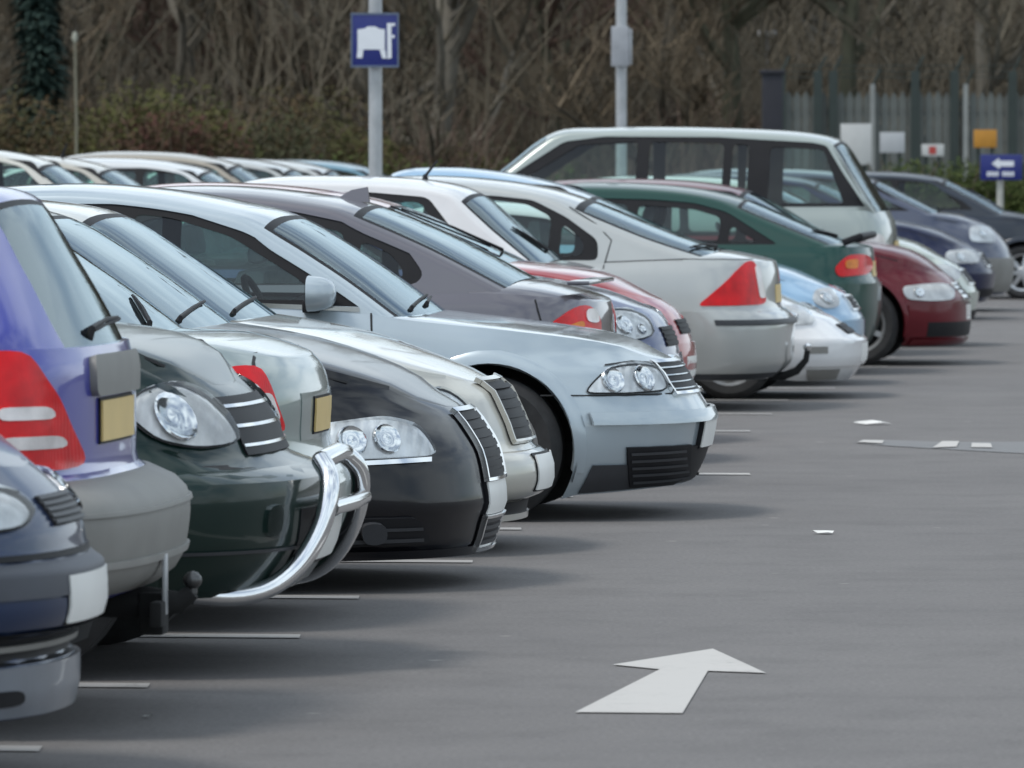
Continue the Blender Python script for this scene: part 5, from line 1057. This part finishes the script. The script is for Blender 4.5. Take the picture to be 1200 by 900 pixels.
# ------------------------------------------------------------------ compound fence with its notices
Yf = 103; M_FENCE = mat('fence_grey', (.13, .14, .13), .7, var=.2, scale=3); M_FPOST = mat('fence_post', (.028, .04, .036), .6); M_FPALE = mat('fence_post_pale', (.26, .27, .26), .6)
x0 = depth_px(905, 185, Yf)[0]; fr = tag(empty('palisade_fence', (x0, Yf, .08)), 'grey green slatted security fence with dark posts behind the hedge', 'fence')
xe = depth_px(1330, 185, Yf)[0] - x0; zt = depth_px(0, 107, Yf)[2] - .08; n = int(xe / .125); sm = None
for i in range(n):
    if sm is None: sm = MB().add([(-.055, -.012, .05), (.055, -.012, .05), (.055, .012, .05), (-.055, .012, .05), (-.055, -.012, zt - .1), (.055, -.012, zt - .1), (.055, .012, zt - .1), (-.055, .012, zt - .1), (0, -.012, zt), (0, .012, zt)],
        [(0, 1, 5, 8, 4), (2, 3, 7, 9, 6), (1, 2, 6, 5), (3, 0, 4, 7), (4, 8, 9, 7), (8, 5, 6, 9)]).build('slat', M_FENCE, fr, 0); o = sm
    else: o = sm.copy(); C.objects.link(o); o.parent = fr
    o.location = (.1 + i * .125, -.02, rn.uniform(-.015, .015))
for z in (.5, zt - .35): MB().box((0, .02, z), (xe, .06, z + .06)).build('rail', M_FPOST, fr, 0)
for i, px in enumerate((915, 958, 976, 1022, 1072, 1118, 1131, 1186, 1240, 1295)):
    xx = depth_px(px, 185, Yf)[0] - x0; pale = px in (1022, 1131); h = zt + (.28 if not pale else .1)
    MB().box((xx - (.035 if pale else .06), -.12, 0), (xx + (.035 if pale else .06), -.04, h)).build('post', M_FPALE if pale else M_FPOST, fr, 0)
    MB().tube([(xx, -.08, h - .02), (xx + .12, -.1, h + .22)], .02, 5).build('post_arm', M_FPOST, fr)
for k in range(3): MB().tube([(.05 + .04 * k, -.09, zt + .2 + .08 * k), (xe, -.09, zt + .2 + .08 * k)], .006, 4).build('wire', M_FPOST, fr)
gp = tag(empty('gate_pillar', (depth_px(905, 185, 100)[0], 100, .08)), 'square dark pillar at the end of the fence', 'pillar'); zp = depth_px(0, 82, 100)[2] - .08
MB().box((-.14, -.14, 0), (.14, .14, zp - .06), .01).build('shaft', mat('pillar_dark', (.018, .018, .026), .7), gp); MB().box((-.17, -.17, zp - .06), (.17, .17, zp), .02).build('cap', mat('pillar_dark', (.018, .018, .026), .7), gp)
lp = tag(empty('street_lamp', (depth_px(899, 185, 112)[0], 112, .2)), 'small far street lamp above the dark pillar', 'lamp post'); zl = depth_px(0, 40, 112)[2] - .2
MB().tube([(0, 0, 0), (0, 0, zl)], .035, 8).build('pole', mat('lamp_pole_pale', (.22, .21, .2), .6), lp); MB().box((-.16, -.1, zl - .04), (.14, .1, zl + .05), .03).build('lamp_head', mat('lamp_head_pale', (.4, .39, .37), .5), lp)
def board(nm, label, px0, py0, px1, py1, Y, m, legs=True):
    a = depth_px(px0, py0, Y); b = depth_px(px1, py1, Y); cx = (a[0] + b[0]) / 2; r_ = tag(empty(nm, (cx, Y, .08)), label, 'notice'); hw = (b[0] - a[0]) / 2
    pn = MB().box((-hw, -.03, b[2] - .08), (hw, 0, a[2] - .08), .004).build('panel', m, r_)
    for sx in (-.6, .6): MB().tube([(sx * hw, .03, 0), (sx * hw, .03, a[2] - .1)], .025, 6).build('leg', M_FPOST, r_)
    return r_, pn, hw, a[2] - .08, b[2] - .08
board('notice_board', 'tall blank white notice board beside the tall people carrier roof', 985, 145, 1021, 193, 99, mat('board_white', (.55, .55, .54), .6, var=.05))
board('notice_board', 'small blank white notice board fixed before the fence', 1031, 155, 1060, 179, 100.5, mat('board_grey', (.47, .48, .50), .6, var=.05))
r_, pn, hw, zt_, zb_ = board('notice_board', 'small white notice with a red patch above the hedge', 1080, 169, 1106, 183, 100.5, mat('board_white', (.55, .55, .54), .6, var=.05))
flat([(-hw * .35, zb_ + .03), (hw * .3, zb_ + .03), (hw * .3, zt_ - .03), (-hw * .35, zt_ - .03)], -.034, mat('notice_red', (.45, .06, .05), .5), pn, 'red_patch')
r_, pn, hw, zt_, zb_ = board('notice_board', 'orange notice board fixed on the fence above the blue arrow sign', 1141, 152, 1168, 173, 100.5, mat('board_orange', (.50, .23, .03), .6, var=.1))
